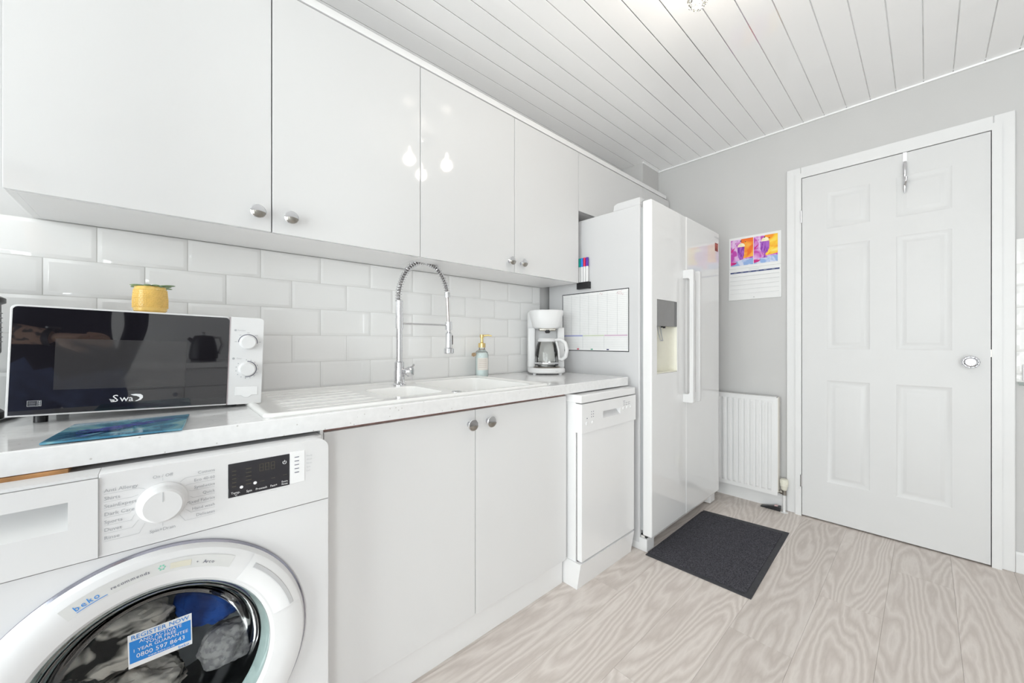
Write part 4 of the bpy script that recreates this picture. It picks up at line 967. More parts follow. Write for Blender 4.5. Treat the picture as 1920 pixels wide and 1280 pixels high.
for k in range(6):
    a = math.radians(89); c0 = Vector((DCX + 0.2185 * math.cos(a), WYF - 0.0267, DCZ + 0.2185 * math.sin(a))); q = 2 * PI * k / 6
    mb.lathe([(0, 0), (0.0016, 0), (0, 0.0002)], c0 + Vector((0.0038 * math.cos(q), 0, 0.0038 * math.sin(q))), AXY, n=8)
mb.build('green_emblem', mat('mint_print', (0.25, 0.62, 0.48), 0.5, var=0.05), sb, smooth=False)
MB().lathe([(0.212, 0.0267), (0.2225, 0.0267)], (DCX, WYF, DCZ), AXY, n=10, a0=math.radians(78), a1=math.radians(86), cap=False).build('cream_emblem', mat('cream_print', (0.72, 0.69, 0.58), 0.5, var=0.05), sb)
mb = MB()
for r, a0_, a1_ in ((0.2098, 108, 118.5),):
    mb.lathe([(r, 0.0267), (r + 0.0011, 0.0267)], (DCX, WYF, DCZ), AXY, n=12, a0=math.radians(a0_), a1=math.radians(a1_), cap=False)
mb.build('beko_underline', 'blue_print', sb)
# register-now sticker on the glass
gy = WYF + 0.066
g0 = Vector((-0.043, gy - 0.008, 0.4385)); gu = Vector((1, 0.03, -0.02)).normalized(); gv = Vector((-0.02, -0.05, 1)).normalized(); gn = gu.cross(gv)
SW, SH = 0.093, 0.066
def sq(mb, a, b, c, d, lift):
    mb.faces([g0 + gu * a + gv * c + gn * lift, g0 + gu * b + gv * c + gn * lift, g0 + gu * b + gv * d + gn * lift, g0 + gu * a + gv * d + gn * lift], [(0, 1, 2, 3)]); return mb
gs = sq(MB(), 0, SW, 0, SH, 0.014).build('register_sticker', 'white_print', wd, smooth=False)
sq(MB(), 0.002, SW - 0.002, 0.0095, 0.0525, 0.0145).build('sticker_blue_field', mat('sticker_blue', (0.02, 0.24, 0.70), 0.4, var=0.03), gs, smooth=False)
mb = MB()
mb.text('REGISTER NOW', g0 + gu * SW / 2 + gv * 0.0555, gu, gv, 0.0118, 'CENTER', 0.0148)
MB().text('beko', g0 + gu * (SW - 0.022) + gv * 0.002, gu, gv, 0.0085, 'LEFT', 0.0148).build('sticker_logo', 'blue_print', gs, smooth=False)
mb.build('sticker_blue_lettering', 'blue_print', gs, smooth=False)
mb = MB()
for s, z, sz in (('AND ACTIVATE', 0.0455, 0.0088), ('YOUR FREE', 0.0380, 0.0088), ('1 YEAR GUARANTEE', 0.0300, 0.0088), ('0800 597 8643', 0.0175, 0.0118), ('www.beko.co.uk', 0.0112, 0.0058)):
    mb.text(s, g0 + gu * SW / 2 + gv * z, gu, gv, sz, 'CENTER', 0.0150)
mb.build('sticker_white_lettering', 'white_print', gs, smooth=False)
# drum behind the glass
MB().lathe([(0.200, -0.035), (0.235, -0.06), (0.240, -0.36), (0.0, -0.38)], (DCX, WYF, DCZ), AXY, n=48, cap=False).build('drum', 'steel', wm)
MB().lathe([(0.204, -0.004), (0.190, -0.020), (0.182, -0.034), (0.200, -0.036)], (DCX, WYF, DCZ), AXY, n=64, cap=False).build('door_seal', mat('grey_rubber_seal', (0.24, 0.26, 0.26), 0.5, var=0.1), wm)
for x in (WX0 + 0.04, WX1 - 0.04):
    for yy in (WYF + 0.06, 1.53): MB().cyl((x, yy, 0.0), (x, yy, 0.022), 0.018).build('machine_foot', 'black_plastic', wm)
# laundry
def blob(name, m, label, c, r, sx, sy, sz, seed, amp=0.25, grp='laundry in the washing machine drum'):
    b = bmesh.new(); bmesh.ops.create_icosphere(b, subdivisions=5, radius=1.0)
    for v in b.verts:
        n_ = v.co.normalized(); off = Vector((seed * 3.1, seed * 1.7, seed * 0.9))
        d = 1 + amp * noise.noise(n_ * 1.6 + off) + amp * 0.7 * abs(noise.noise(n_ * 3.4 + off)) - 0.35 * amp * abs(noise.noise(n_ * 7.0 + off))
        v.co = Vector((c[0] + n_.x * r * sx * d, c[1] + n_.y * r * sy * d, c[2] + n_.z * r * sz * d))
    mb = MB(); mb._merge(b)
    return tag(mb.build(name, m), label, 'laundry', grp)
blob('laundry_blanket', 'zebra', 'black and cream striped fleece pressed against the washing machine glass', (-0.068, WYF + 0.160, 0.452), 0.082, 1.10, 0.58, 0.86, 1, 0.22)
blob('laundry_garment', 'blue_cloth', 'royal blue cloth behind the washing machine glass', (0.100, WYF + 0.148, 0.468), 0.070, 1.02, 0.58, 0.86, 2, 0.2)
blob('laundry_towel', 'grey_towel', 'grey towel at the lower right of the washing machine drum', (0.120, WYF + 0.152, 0.345), 0.060, 0.90, 0.62, 0.80, 3, 0.2)
blob('laundry_throw', 'zebra', 'dark striped throw at the bottom of the washing machine drum', (-0.050, WYF + 0.160, 0.318), 0.074, 1.25, 0.62, 0.66, 5, 0.2)

tag(MB().box(-0.60, -0.118, 1.029, 1.30, 0.8250, 0.8340, 0.0015).build('wooden_board', 'wood_edge'), 'thin varnished wooden board slotted between washing machine and worktop', 'board')

# ================================================================== MICROWAVE
mw = thing('microwave', 'white microwave oven with black glass door and two dials', 'microwave', (-0.240, 1.316, 0.898))
ux = Vector((0.454, -0.030, -0.015)).normalized(); uz = Vector((0.007, -0.001, 0.241)); uz = (uz - ux * uz.dot(ux)).normalized(); uy = uz.cross(ux)
mw.matrix_world = Matrix(((ux.x, uy.x, uz.x, -0.240), (ux.y, uy.y, uz.y, 1.316), (ux.z, uy.z, uz.z, 0.898), (0, 0, 0, 1)))
mw.rotation_euler = mw.matrix_world.to_euler(); mw.location = (-0.240, 1.316, 0.898)
MWW, MWH, MWD = 0.455, 0.241, 0.262
def L_(mb, nm, m, par=mw, **k): return mb.build(nm, m, par, local=True, **k)
L_(MB().box(0.004, MWW - 0.004, 0.022, MWD, 0.004, MWH - 0.003, 0.006), 'microwave_body', 'appliance')
md = L_(MB().prism(rrect(0.0, 0.3755, 0.0, MWH, 0.010), (0, 0.022, 0), (1, 0, 0), (0, 0, 1), 0.021, 0.002), 'microwave_door', 'appl_plastic')
L_(MB().prism(rrect(0.0045, 0.3745, 0.004, MWH - 0.004, 0.008), (0, 0.0012, 0), (1, 0, 0), (0, 0, 1), 0.0022), 'door_glass', 'black_glass', md, smooth=False)
# dotted metal screen behind the glass
scr_m, t, b = newmat('dotted_screen')
tc = t.nodes.new('ShaderNodeTexCoord'); vo = t.nodes.new('ShaderNodeTexVoronoi'); vo.inputs['Scale'].default_value = 330; vo.inputs['Randomness'].default_value = 0.0
rp = t.nodes.new('ShaderNodeValToRGB'); rp.color_ramp.elements[0].position = 0.38; rp.color_ramp.elements[1].position = 0.46
rp.color_ramp.elements[0].color = (0.006, 0.006, 0.007, 1); rp.color_ramp.elements[1].color = (0.042, 0.040, 0.042, 1)
t.links.new(tc.outputs['Object'], vo.inputs['Vector']); t.links.new(vo.outputs['Distance'], rp.inputs['Fac']); t.links.new(rp.outputs[0], b.inputs['Base Color'])
b.inputs['Roughness'].default_value = 0.06; b.inputs['Coat Weight'].default_value = 0.5
L_(MB().box(0.066, 0.288, -0.00135, 0.0, 0.056, 0.170), 'window_screen', scr_m, md, smooth=False)
mb = MB()
mb.text('S', (0.158, -0.0014, 0.0235), (1, 0, 0), (0, 0, 1), 0.0235).text('w', (0.1705, -0.0014, 0.0235), (1, 0, 0), (0, 0, 1), 0.0215).text('a', (0.1855, -0.0014, 0.0235), (1, 0, 0), (0, 0, 1), 0.0200)
wing = [(0.2165, 0.0395), (0.2250, 0.0405), (0.2345, 0.0395), (0.2385, 0.0355), (0.2385, 0.0305), (0.2350, 0.0255), (0.2285, 0.0228), (0.2245, 0.0232), (0.2300, 0.0262), (0.2330, 0.0300), (0.2315, 0.0325), (0.2270, 0.0355), (0.2215, 0.0365)]
mb.faces([(p[0] - 0.028, -0.0018, p[1]) for p in wing], [tuple(range(len(wing)))])
for k in range(3):
    mb.tube([(0.1535 + 0.0012 * k, -0.0016, 0.0300 - 0.0026 * k), (0.1575, -0.0016, 0.0285 - 0.0024 * k), (0.162, -0.0016, 0.0280 - 0.0020 * k)], 0.0007, 5)
L_(mb, 'swan_lettering', 'white_print', md, smooth=False)
mb = MB()
OS = lambda x: 0.030 + (x - 0.0365) * 0.78
OZ = lambda z: 0.0215 + (z - 0.0165) * 0.78
for (p, q, r, s) in ((0.0365, 0.0625, 0.0165, 0.0174), (0.0365, 0.0625, 0.0316, 0.0325), (0.0365, 0.0374, 0.0165, 0.0325), (0.0616, 0.0625, 0.0165, 0.0325), (0.0545, 0.0554, 0.0165, 0.0325)):
    mb.box(OS(p), OS(q), -0.0015, -0.0012, OZ(r), OZ(s))
for k in range(3): mb.box(OS(0.0390), OS(0.0525), -0.0015, -0.0012, OZ(0.0200 + 0.0040 * k), OZ(0.0209 + 0.0040 * k)); mb.box(OS(0.0570), OS(0.0605), -0.0015, -0.0012, OZ(0.0190 + 0.0045 * k), OZ(0.0215 + 0.0045 * k))
L_(mb, 'oven_symbol', 'grey_print', md, smooth=False)
L_(MB().box(0.3757, 0.3772, -0.0008, 0.021, 0.001, MWH - 0.001), 'door_joint', mat('mauve_grey_line', (0.45, 0.38, 0.40), 0.5, var=0.05), mw, smooth=False)
cpn = L_(MB().prism([(0.0, 0.0), (MWW - 0.377, 0.0)] + [(MWW - 0.377 - 0.009 + 0.009 * math.cos(a), MWH - 0.009 + 0.009 * math.sin(a)) for a in [k * PI / 16 for k in range(9)]] + [(0.0, MWH)], (0.377, 0.022, 0), (1, 0, 0), (0, 0, 1), 0.022, 0.0015), 'control_panel', 'appl_plastic')
for nm, z in (('power_dial', 0.1720), ('timer_dial', 0.0975)):
    dl = L_(MB().lathe([(0.0, 0.0), (0.0205, 0.0), (0.0205, 0.002), (0.0185, 0.003), (0.0178, 0.016), (0.0160, 0.018), (0.0, 0.018)], (0.4185, 0.0, z), AXY, n=48), nm, 'appl_plastic', mw)
    L_(MB().lathe([(0.0208, 0.0001), (0.0218, 0.0006), (0.0226, 0.0001)], (0.4185, 0.0, z), AXY, n=30, a0=math.radians(-8 if z > 0.15 else -100), a1=math.radians(180 if z > 0.15 else 90), cap=False), 'dial_scale', 'dark_print', dl)
mb = MB(); ym = -0.0002
for a in [math.radians(95 - 24 * k) for k in range(14)]:
    mb.box(0.4185 + 0.0255 * math.cos(a) - 0.0010, 0.4185 + 0.0255 * math.cos(a) + 0.0010, ym - 0.0002, ym, 0.0975 + 0.0255 * math.sin(a) - 0.0012, 0.0975 + 0.0255 * math.sin(a) + 0.0012)
for a, lw in ((3, 0.006), (48, 0.008), (90, 0.006), (132, 0.004), (178, 0.006)):
    ca, sa = math.cos(math.radians(a)), math.sin(math.radians(a)); mb.box(0.4185 + 0.0275 * ca - lw / 2, 0.4185 + 0.0275 * ca + lw / 2, ym - 0.0002, ym, 0.172 + 0.0262 * sa - 0.0007, 0.172 + 0.0262 * sa + 0.0007)
mb.lathe([(0, 0), (0.0028, 0), (0.0028, 0.0002), (0, 0.0002)], (0.389, ym, 0.2045), AXY, n=12).lathe([(0.0018, 0), (0.0030, 0), (0.0030, 0.0002)], (0.387, ym, 0.1265), AXY, n=14)
mb.text('Function', (0.3935, ym, 0.2030), (1, 0, 0), (0, 0, 1), 0.0052).text('Timer', (0.3935, ym, 0.1250), (1, 0, 0), (0, 0, 1), 0.0052)
L_(mb, 'dial_lettering', 'grey_print', cpn, smooth=False)
L_(MB().prism([(0.0, 0.0), (0.014, 0.0), (0.020, -0.005), (0.026, -0.0065), (0.032, -0.005), (0.038, 0.0), (0.052, 0.0), (0.052, 0.023), (0.0, 0.023)], (0.393, 0.004, 0.025), (1, 0, 0), (0, 0, 1), 0.0052, 0.0006), 'door_release', mat('button_white', (0.84, 0.84, 0.845), 0.3, var=0.01), cpn)
mb = MB()
pp = [(0.393, 0.048), (0.393, 0.025), (0.407, 0.025), (0.413, 0.020), (0.419, 0.0185), (0.425, 0.020), (0.431, 0.025), (0.445, 0.025), (0.445, 0.048)]
mb.tube([(p[0], -0.0002, p[1]) for p in pp], 0.0005, 5)
L_(mb, 'release_outline', 'pale_print', cpn)
for x in (0.04, MWW - 0.065):
    for yy in (0.05, MWD - 0.04):
        zc = 0.898 + ux.z * x + uy.z * yy
        L_(MB().cyl((x, yy, 0.005), (x, yy, -(zc - CT) + 0.0002), 0.011), 'microwave_foot', 'black_plastic', mw)

# ------------------------------------------------------------------ potted succulent on the microwave
PZ = 1.1362
pc = Vector((-0.017, 1.412, PZ))
pt = thing('potted_succulent', 'small mustard yellow honeycomb pot with a low succulent on the microwave', 'potted plant', pc)
pot = MB().lathe([(0.0, 0.0), (0.029, 0.0), (0.0335, 0.004), (0.0350, 0.013), (0.0350, 0.034), (0.0335, 0.056), (0.0318, 0.0665), (0.0305, 0.068), (0.0290, 0.0665), (0.0290, 0.058), (0.0, 0.058)], pc, n=64).build('pot', 'yellow', pt)
mb = MB()
for j in range(9):
    for i in range(34):
        a = 2 * PI * (i + (0.5 if j % 2 else 0)) / 34; z = 0.014 + j * 0.0054; r = 0.0350 if z < 0.035 else 0.0350 - (z - 0.035) * 0.085
        c = pc + Vector((r * math.cos(a), r * math.sin(a), z)); rad = Vector((math.cos(a), math.sin(a), 0)); tan = Vector((-math.sin(a), math.cos(a), 0))
        mb.lathe([(0.0030, 0.0), (0.0022, 0.0010), (0.0012, 0.0002)], c, (tan, Vector((0, 0, 1)), rad), n=6, cap=False)
hc = mb.build('honeycomb_relief', 'yellow', pot, smooth=False)
MB().lathe([(0.0, 0.0605), (0.0289, 0.0595)], pc, n=32, cap=False).build('soil', 'soil', pt)
for i in range(11):
    a = i * 2.4 + 0.3; ln = 0.024 + 0.012 * ((i * 37) % 10) / 10; el = 0.10 + 0.22 * (i % 3) / 3
    if i in (0, 5, 8): ln += 0.012
    d = Vector((math.cos(a) * math.cos(el), math.sin(a) * math.cos(el), math.sin(el))); sd = Vector((-math.sin(a), math.cos(a), 0)); up = d.cross(sd) * -1
    b = bmesh.new(); bmesh.ops.create_uvsphere(b, u_segments=14, v_segments=10, radius=1.0)
    base = pc + Vector((math.cos(a) * 0.006, math.sin(a) * 0.006, 0.0685))
    for v in b.verts:
        t_ = (v.co.x + 1) / 2; wv = 0.0075 * (0.55 + 0.75 * t_)
        v.co = base + d * (t_ * ln + 0.004 * t_ * t_) + sd * v.co.y * wv + up * (v.co.z * 0.0028 + 0.006 * t_ * t_)
    mb = MB(); mb._merge(b); mb.build('leaf', 'leaf', pt)

# ------------------------------------------------------------------ glass worktop saver
gb = thing('glass_worktop_saver', 'square blue glass worktop saver with a lavender picture', 'chopping board', (-0.05, 1.13, CT), (0, 0, math.radians(-6)))
gm = (0.190, 0.200)
L_(MB().prism([(-0.095, -0.092), (0.095, -0.092), (0.095, 0.100), (-0.095, 0.100)], (0, 0, 0.0015), (1, 0, 0), (0, 1, 0), 0.004, 0.0012), 'glass_plate', 'teal', gb)
for x in (-0.08, 0.08):
    for yy in (-0.08, 0.085): L_(MB().cyl((x, yy, 0), (x, yy, 0.002), 0.006), 'rubber_foot', 'rubber', gb)
def flat(poly, z, nm, m): return L_(MB().faces([(p[0], p[1], z) for p in poly], [tuple(range(len(poly)))]), nm, m, gb, smooth=False)
rnd = random.Random(3); mb = MB()
for i in range(150):
    t_ = rnd.random() ** 0.8; cx_ = -0.060 + 0.125 * t_; cy_ = -0.035 + 0.085 * t_ + rnd.gauss(0, 0.016 * (1.15 - t_)); r_ = 0.0045 + 0.004 * rnd.random(); a = rnd.random() * PI
    mb.faces([(cx_ + r_ * 1.5 * math.cos(a + k * PI / 3) , cy_ + r_ * 0.8 * math.sin(a + k * PI / 3), 0.00565 + 0.0000015 * i) for k in range(6)], [tuple(range(6))])
L_(mb, 'lavender_print', 'indigo', gb, smooth=False)
mb = MB()
for i, (a0_, a1_, b0_, b1_) in enumerate((((-0.093), -0.085, 0.005, -0.012), (-0.093, -0.062, -0.01, -0.03), (-0.093, -0.03, 0.02, -0.055), (-0.05, -0.09, 0.02, -0.01), (-0.093, -0.04, -0.03, 0.0))):
    p = Vector((a0_, a1_, 0.0060)); q = Vector((b0_, b1_, 0.0060)); d = (q - p).normalized(); n_ = Vector((-d.y, d.x, 0)); mid = (p + q) / 2 + n_ * 0.008
    mb.faces([p, mid - n_ * 0.005, q, mid + n_ * 0.003], [(0, 1, 2, 3)])
L_(mb, 'stem_print', 'navy', gb, smooth=False)

# ------------------------------------------------------------------ soap dispenser
sc_ = Vector((1.222, 1.553, CT))
so = thing('soap_dispenser', 'clear glass soap dispenser with gold pump beside the sink', 'soap dispenser', sc_)
MB().lathe([(0.0, 0.001), (0.031, 0.001), (0.0335, 0.006), (0.0335, 0.112), (0.030, 0.126), (0.018, 0.136), (0.0145, 0.140), (0.0145, 0.150)], sc_, n=40).build('glass_bottle', clear_glass('bottle_glass', (0.95, 0.975, 0.975), 0.02, 1.3), so)
MB().lathe([(0.0, 0.004), (0.0325, 0.004), (0.0325, 0.108), (0.028, 0.122), (0.0, 0.126)], sc_, n=36).build('soap_liquid', mat('pale_soap', (0.80, 0.85, 0.84), 0.2, var=0.03), so)
lbm = MB().lathe([(0.0340, 0.036), (0.0340, 0.098)], sc_, n=24, a0=math.radians(190), a1=math.radians(300), cap=False).build('paper_label', mat('cream_label', (0.80, 0.76, 0.71), 0.7, var=0.02), so)
mb = MB()
for k in range(5): mb.lathe([(0.0343, 0.050 + 0.009 * k), (0.0343, 0.0515 + 0.009 * k)], sc_, n=14, a0=math.radians(205), a1=math.radians(275), cap=False)
mb.build('label_print', mat('label_ink', (0.52, 0.40, 0.36), 0.7, var=0.05), lbm)
MB().lathe([(0.0, 0.150), (0.0185, 0.150), (0.0185, 0.172), (0.010, 0.174), (0.0075, 0.176), (0.0075, 0.200), (0.011, 0.201), (0.011, 0.216), (0.0, 0.217)], sc_, n=32).build('pump_collar', 'gold', so)
MB().tube([sc_ + Vector((0, 0, 0.210)), sc_ + Vector((0.025, -0.022, 0.213)), sc_ + Vector((0.038, -0.034, 0.209))], [0.0055, 0.0045, 0.003], 12).build('pump_spout', 'gold', so)
MB().tube([sc_ + Vector((0.0165 * math.cos(a), 0.0165 * math.sin(a), 0.141)) for a in [2 * PI * k / 24 for k in range(24)]], 0.0013, 6, closed=True).tube([sc_ + Vector((-0.015, -0.006, 0.141)), sc_ + Vector((-0.030, 0.004, 0.132)), sc_ + Vector((-0.042, 0.010, 0.118))], 0.0012, 6).build('neck_string', mat('brown_twine', (0.35, 0.26, 0.18), 0.9, var=0.1), so)
tg = [(0, 0), (0.010, 0.006), (0.012, 0.016), (0.002, 0.022), (-0.010, 0.018), (-0.012, 0.006)]
MB().prism(tg, sc_ + Vector((-0.044, 0.010, 0.103)), (0.74, -0.67, 0), (0, 0, 1), 0.002).build('hanging_tag', mat('brown_tag', (0.40, 0.28, 0.17), 0.8, var=0.25, vscale=80), so, smooth=False)

# ------------------------------------------------------------------ filter coffee maker
cmk = thing('coffee_maker', 'white filter coffee maker at the end of the worktop', 'coffee maker', (1.612, 1.462, CT), (0, 0, math.radians(-42)))
def ell(a, b_, n=32, p=2.6, y0=0.0, a0=0, a1=2 * PI):
    out = []
    for k in range(n):
        t_ = a0 + (a1 - a0) * k / n; ct, st_ = math.cos(t_), math.sin(t_)
        out.append((a * math.copysign(abs(ct) ** (2 / p), ct), y0 + b_ * math.copysign(abs(st_) ** (2 / p), st_)))
    return out
def loft(secs, nm, m, par, cap=True):
    b = bmesh.new(); R = [[b.verts.new((p[0], p[1], z)) for p in pts] for pts, z in secs]; n = len(R[0])
    for k in range(len(R) - 1):
        for i in range(n): b.faces.new((R[k][i], R[k][(i + 1) % n], R[k + 1][(i + 1) % n], R[k + 1][i]))
    if cap: b.faces.new(R[0]); b.faces.new(R[-1])
    bmesh.ops.recalc_face_normals(b, faces=b.faces); mb = MB(); mb._merge(b); return L_(mb, nm, m, par, ang=0.8)
# base plate, hot plate, rear water tower, filter head
loft([(ell(0.096, 0.100, y0=-0.004), 0.006), (ell(0.104, 0.108, y0=-0.004), 0.012), (ell(0.104, 0.108, y0=-0.004), 0.028), (ell(0.097, 0.101, y0=-0.004), 0.036)], 'base_plate', 'appl_plastic', cmk)
L_(MB().lathe([(0.0, 0.0355), (0.070, 0.0355), (0.075, 0.0385), (0.068, 0.0410), (0.0, 0.0410)], (0, -0.030, 0), n=48), 'hot_plate', mat('brown_hot_plate', (0.26, 0.22, 0.18), 0.3, metal=0.4, var=0.1), cmk)
loft([(ell(0.102, 0.036, p=4, y0=0.072), 0.010), (ell(0.102, 0.036, p=4, y0=0.072), 0.200), (ell(0.103, 0.036, p=4, y0=0.072), 0.345), (ell(0.099, 0.034, p=4, y0=0.072), 0.352)], 'water_tower', 'appl_plastic', cmk)
L_(MB().box(-0.103, -0.062, -0.012, 0.075, 0.034, 0.26, 0.008).box(0.062, 0.103, -0.012, 0.075, 0.034, 0.26, 0.008), 'side_pillar', 'appl_plastic', cmk)
loft([(ell(0.062, 0.060, y0=-0.028), 0.252), (ell(0.076, 0.070, y0=-0.024), 0.262), (ell(0.088, 0.085, y0=-0.012), 0.310), (ell(0.096, 0.094, y0=-0.004), 0.346), (ell(0.094, 0.092, y0=-0.004), 0.353), (ell(0.05, 0.05, y0=0), 0.357)], 'filter_head', 'appl_plastic', cmk)
L_(MB().box(-0.045, 0.045, -0.088, -0.03, 0.238, 0.253, 0.004), 'drip_stop_plate', 'dull_metal', cmk)
L_(MB().lathe([(0.0, 0.0), (0.010, 0.0), (0.014, 0.006), (0.014, 0.018), (0.0, 0.018)], (0.0, -0.078, 0.226), n=24), 'drip_valve', 'black_plastic', cmk)
L_(MB().text('ON OFF', (0.020, -0.1085, 0.017), (1, 0, 0), (0, 0, 1), 0.010), 'switch_lettering', 'pale_print', cmk, smooth=False)
for x, yy in ((-0.07, -0.07), (0.07, -0.07), (-0.07, 0.08), (0.07, 0.08)): L_(MB().cyl((x, yy, 0), (x, yy, 0.008), 0.009), 'rubber_foot', 'appl_plastic', cmk)
cf = thing('coffee_carafe', 'clear glass coffee jug with white handle on the coffee maker hot plate', 'jug', (1.612, 1.462, CT + 0.0412), (0, 0, math.radians(-42)))
jc = (0, -0.030, 0)
jug = L_(MB().lathe([(0.0, 0.0), (0.058, 0.0), (0.065, 0.006), (0.067, 0.030), (0.065, 0.075), (0.056, 0.118), (0.047, 0.135), (0.045, 0.142)], jc, n=56, cap=False), 'glass_jug', clear_glass('jug_glass', (0.93, 0.93, 0.92), 0.0, 1.45), cf)
L_(MB().lathe([(0.0, 0.158), (0.044, 0.158), (0.050, 0.150), (0.0495, 0.143), (0.046, 0.138), (0.0, 0.138)], jc, n=48), 'jug_lid', 'appl_plastic', cf)
L_(MB().lathe([(0.0676, 0.016), (0.0682, 0.017), (0.0682, 0.024), (0.0676, 0.025)], jc, n=56, cap=False), 'steel_band', 'chrome', cf)
L_(MB().tube([(0.045, -0.045, 0.148), (0.075, -0.055, 0.150), (0.098, -0.062, 0.132), (0.108, -0.065, 0.095), (0.100, -0.062, 0.055), (0.082, -0.056, 0.040), (0.066, -0.050, 0.042)], [0.008, 0.010, 0.011, 0.011, 0.011, 0.010, 0.008], 14), 'jug_handle', 'appl_plastic', cf)
L_(MB().tube([(0.052, -0.046, 0.140), (0.064, -0.050, 0.090), (0.066, -0.050, 0.042)], 0.006, 10), 'handle_strut', 'appl_plastic', cf)

# ------------------------------------------------------------------ dark pod machine at the edge of the frame
kt = thing('pod_coffee_machine', 'black ribbed pod coffee machine at the left edge behind the microwave', 'coffee machine', (-0.345, 1.450, CT))
K0 = Vector((-0.345, 1.450, CT))
MB().lathe([(0.0, 0.0), (0.078, 0.0), (0.080, 0.006), (0.080, 0.020), (0.074, 0.026), (0.0, 0.026)], K0).build('machine_base', 'black_plastic', kt)
MB().lathe([(0.0, 0.026), (0.060, 0.026), (0.066, 0.060), (0.068, 0.150), (0.0, 0.150)], K0).build('machine_tank', mat('smoky_grey_tank', (0.40, 0.44, 0.45), 0.2, var=0.05), kt)
MB().lathe([(0.0, 0.150), (0.072, 0.150), (0.076, 0.158), (0.076, 0.268), (0.083, 0.272), (0.083, 0.282), (0.070, 0.290), (0.062, 0.312), (0.040, 0.330), (0.0, 0.336)], K0).build('machine_head', 'black_plastic', kt)
mb = MB()
for k in range(7): mb.lathe([(0.0755, 0.180 + 0.011 * k), (0.0785, 0.182 + 0.011 * k), (0.0755, 0.184 + 0.011 * k)], K0, n=40, cap=False)
mb.build('rib', mat('grey_rib', (0.20, 0.20, 0.21), 0.4, var=0.05), kt)
MB().tube([K0 + Vector((0.06, -0.02, 0.30)), K0 + Vector((0.058, -0.02, 0.335)), K0 + Vector((0.02, -0.01, 0.362)), K0 + Vector((-0.03, 0.0, 0.355))], 0.008, 10).build('carry_handle', 'black_plastic', kt)
tag(MB().tube([(-0.62, 1.33, CT + 0.004), (-0.48, 1.30, CT + 0.004), (-0.34, 1.335, CT + 0.004), (-0.275, 1.36, CT + 0.004), (-0.253, 1.45, CT + 0.004), (-0.250, 1.545, CT + 0.004)], 0.0038, 8).build('power_cable', 'black_plastic'), 'thin black power cable lying on the worktop left of the microwave', 'cable')

# ================================================================== RADIATOR, VALVE, CALENDAR, MAT
RX0, RX1, RY0, RY1, RZ0, RZ1 = 2.818, 2.872, 0.628, 1.330, 0.098, 0.706
ra = thing('radiator', 'white ribbed panel radiator between the fridge and the door', 'radiator', (2.845, 0.97, RZ0))
def rad_panel():
    prof = []; yy = RY0 + 0.030; pitch = 0.0333
    prof.append((RY0, 0.0)); prof.append((RY0 + 0.014, -0.003))
    while yy < RY1 - 0.04:
        prof += [(yy, -0.003), (yy + 0.005, -0.0085), (yy + 0.017, -0.0085), (yy + 0.022, -0.003)]; yy += pitch
    prof += [(RY1 - 0.01, -0.003), (RY1, 0.0)]
    zs = [(RZ0, 0.0), (RZ0 + 0.024, 0.0), (RZ0 + 0.036, 1.0), (RZ1 - 0.036, 1.0), (RZ1 - 0.024, 0.0), (RZ1, 0.0)]
    V = []; Fc = []; n = len(prof)
    for z, f in zs:
        for p in prof:
            d = p[1] if f else max(p[1], -0.003)
            V.append((RX0 + 0.0085 + d, p[0], z))
    for k in range(len(zs) - 1):
        for i in range(n - 1): Fc.append((k * n + i, k * n + i + 1, (k + 1) * n + i + 1, (k + 1) * n + i))
    return MB().faces(V, Fc)
rp_ = rad_panel().build('ribbed_panel', 'white_paint', ra, ang=0.35)
MB().box(RX0 + 0.0080, RX0 + 0.016, RY0, RY1, RZ0, RZ1, 0.003).build('panel_back', 'white_paint', ra)
MB().box(RX0 + 0.004, RX1, RY0 + 0.006, RY1 - 0.006, RZ1 - 0.004, RZ1 + 0.004, 0.002).build('top_grille', 'white_paint', ra)
MB().box(RX0 + 0.012, RX1, RY0 - 0.004, RY0 + 0.001, RZ0 + 0.02, RZ1 + 0.003, 0.001).build('side_cover', mat('cream_side', (0.74, 0.71, 0.66), 0.45, var=0.02), ra)
MB().box(RX0 + 0.016, RX1, RY0 + 0.01, RY1 - 0.01, RZ0 + 0.02, RZ1 - 0.02).build('convector_core', mat('radiator_core', (0.55, 0.54, 0.52), 0.6, var=0.05), ra, smooth=False)
MB().box(RX1, XB - 0.0005, 0.90, 0.94, 0.20, 0.62).box(RX1, XB - 0.0005, 1.20, 1.24, 0.20, 0.62).build('wall_bracket', 'white_paint', ra, smooth=False)
va = thing('radiator_valve', 'cream thermostatic radiator valve beside the door frame', 'valve', (2.842, 0.597, 0.0))
vx, vy = 2.842, 0.597
MB().lathe([(0.0, 0.138), (0.012, 0.138), (0.017, 0.146), (0.0175, 0.160), (0.0205, 0.163), (0.0205, 0.200), (0.018, 0.205), (0.0, 0.206)], (vx, vy, 0)).build('valve_head', 'cream', va)
mb = MB()
for k in range(20):
    a = 2 * PI * k / 20; mb.box(vx + 0.0205 * math.cos(a) - 0.001, vx + 0.0205 * math.cos(a) + 0.001, vy + 0.0205 * math.sin(a) - 0.001, vy + 0.0205 * math.sin(a) + 0.001, 0.178, 0.199)
mb.build('grip_rib', 'cream', va, smooth=False)
MB().cyl((vx, vy, 0.108), (vx, vy, 0.140), 0.0115).cyl((vx, vy, 0.122), (vx, RY0 - 0.0045, 0.122), 0.009).cyl((vx, vy + 0.010, 0.122), (vx, vy + 0.019, 0.122), 0.0125, n=6).build('valve_body', 'dull_metal', va)
MB().cyl((vx, vy, 0.0), (vx, vy, 0.110), 0.0078).build('supply_pipe', 'white_paint', va)
MB().lathe([(0.0078, 0.003), (0.018, 0.002), (0.020, 0.0)], (vx, vy, 0), n=24, cap=False).build('pipe_collar', 'white_paint', va)
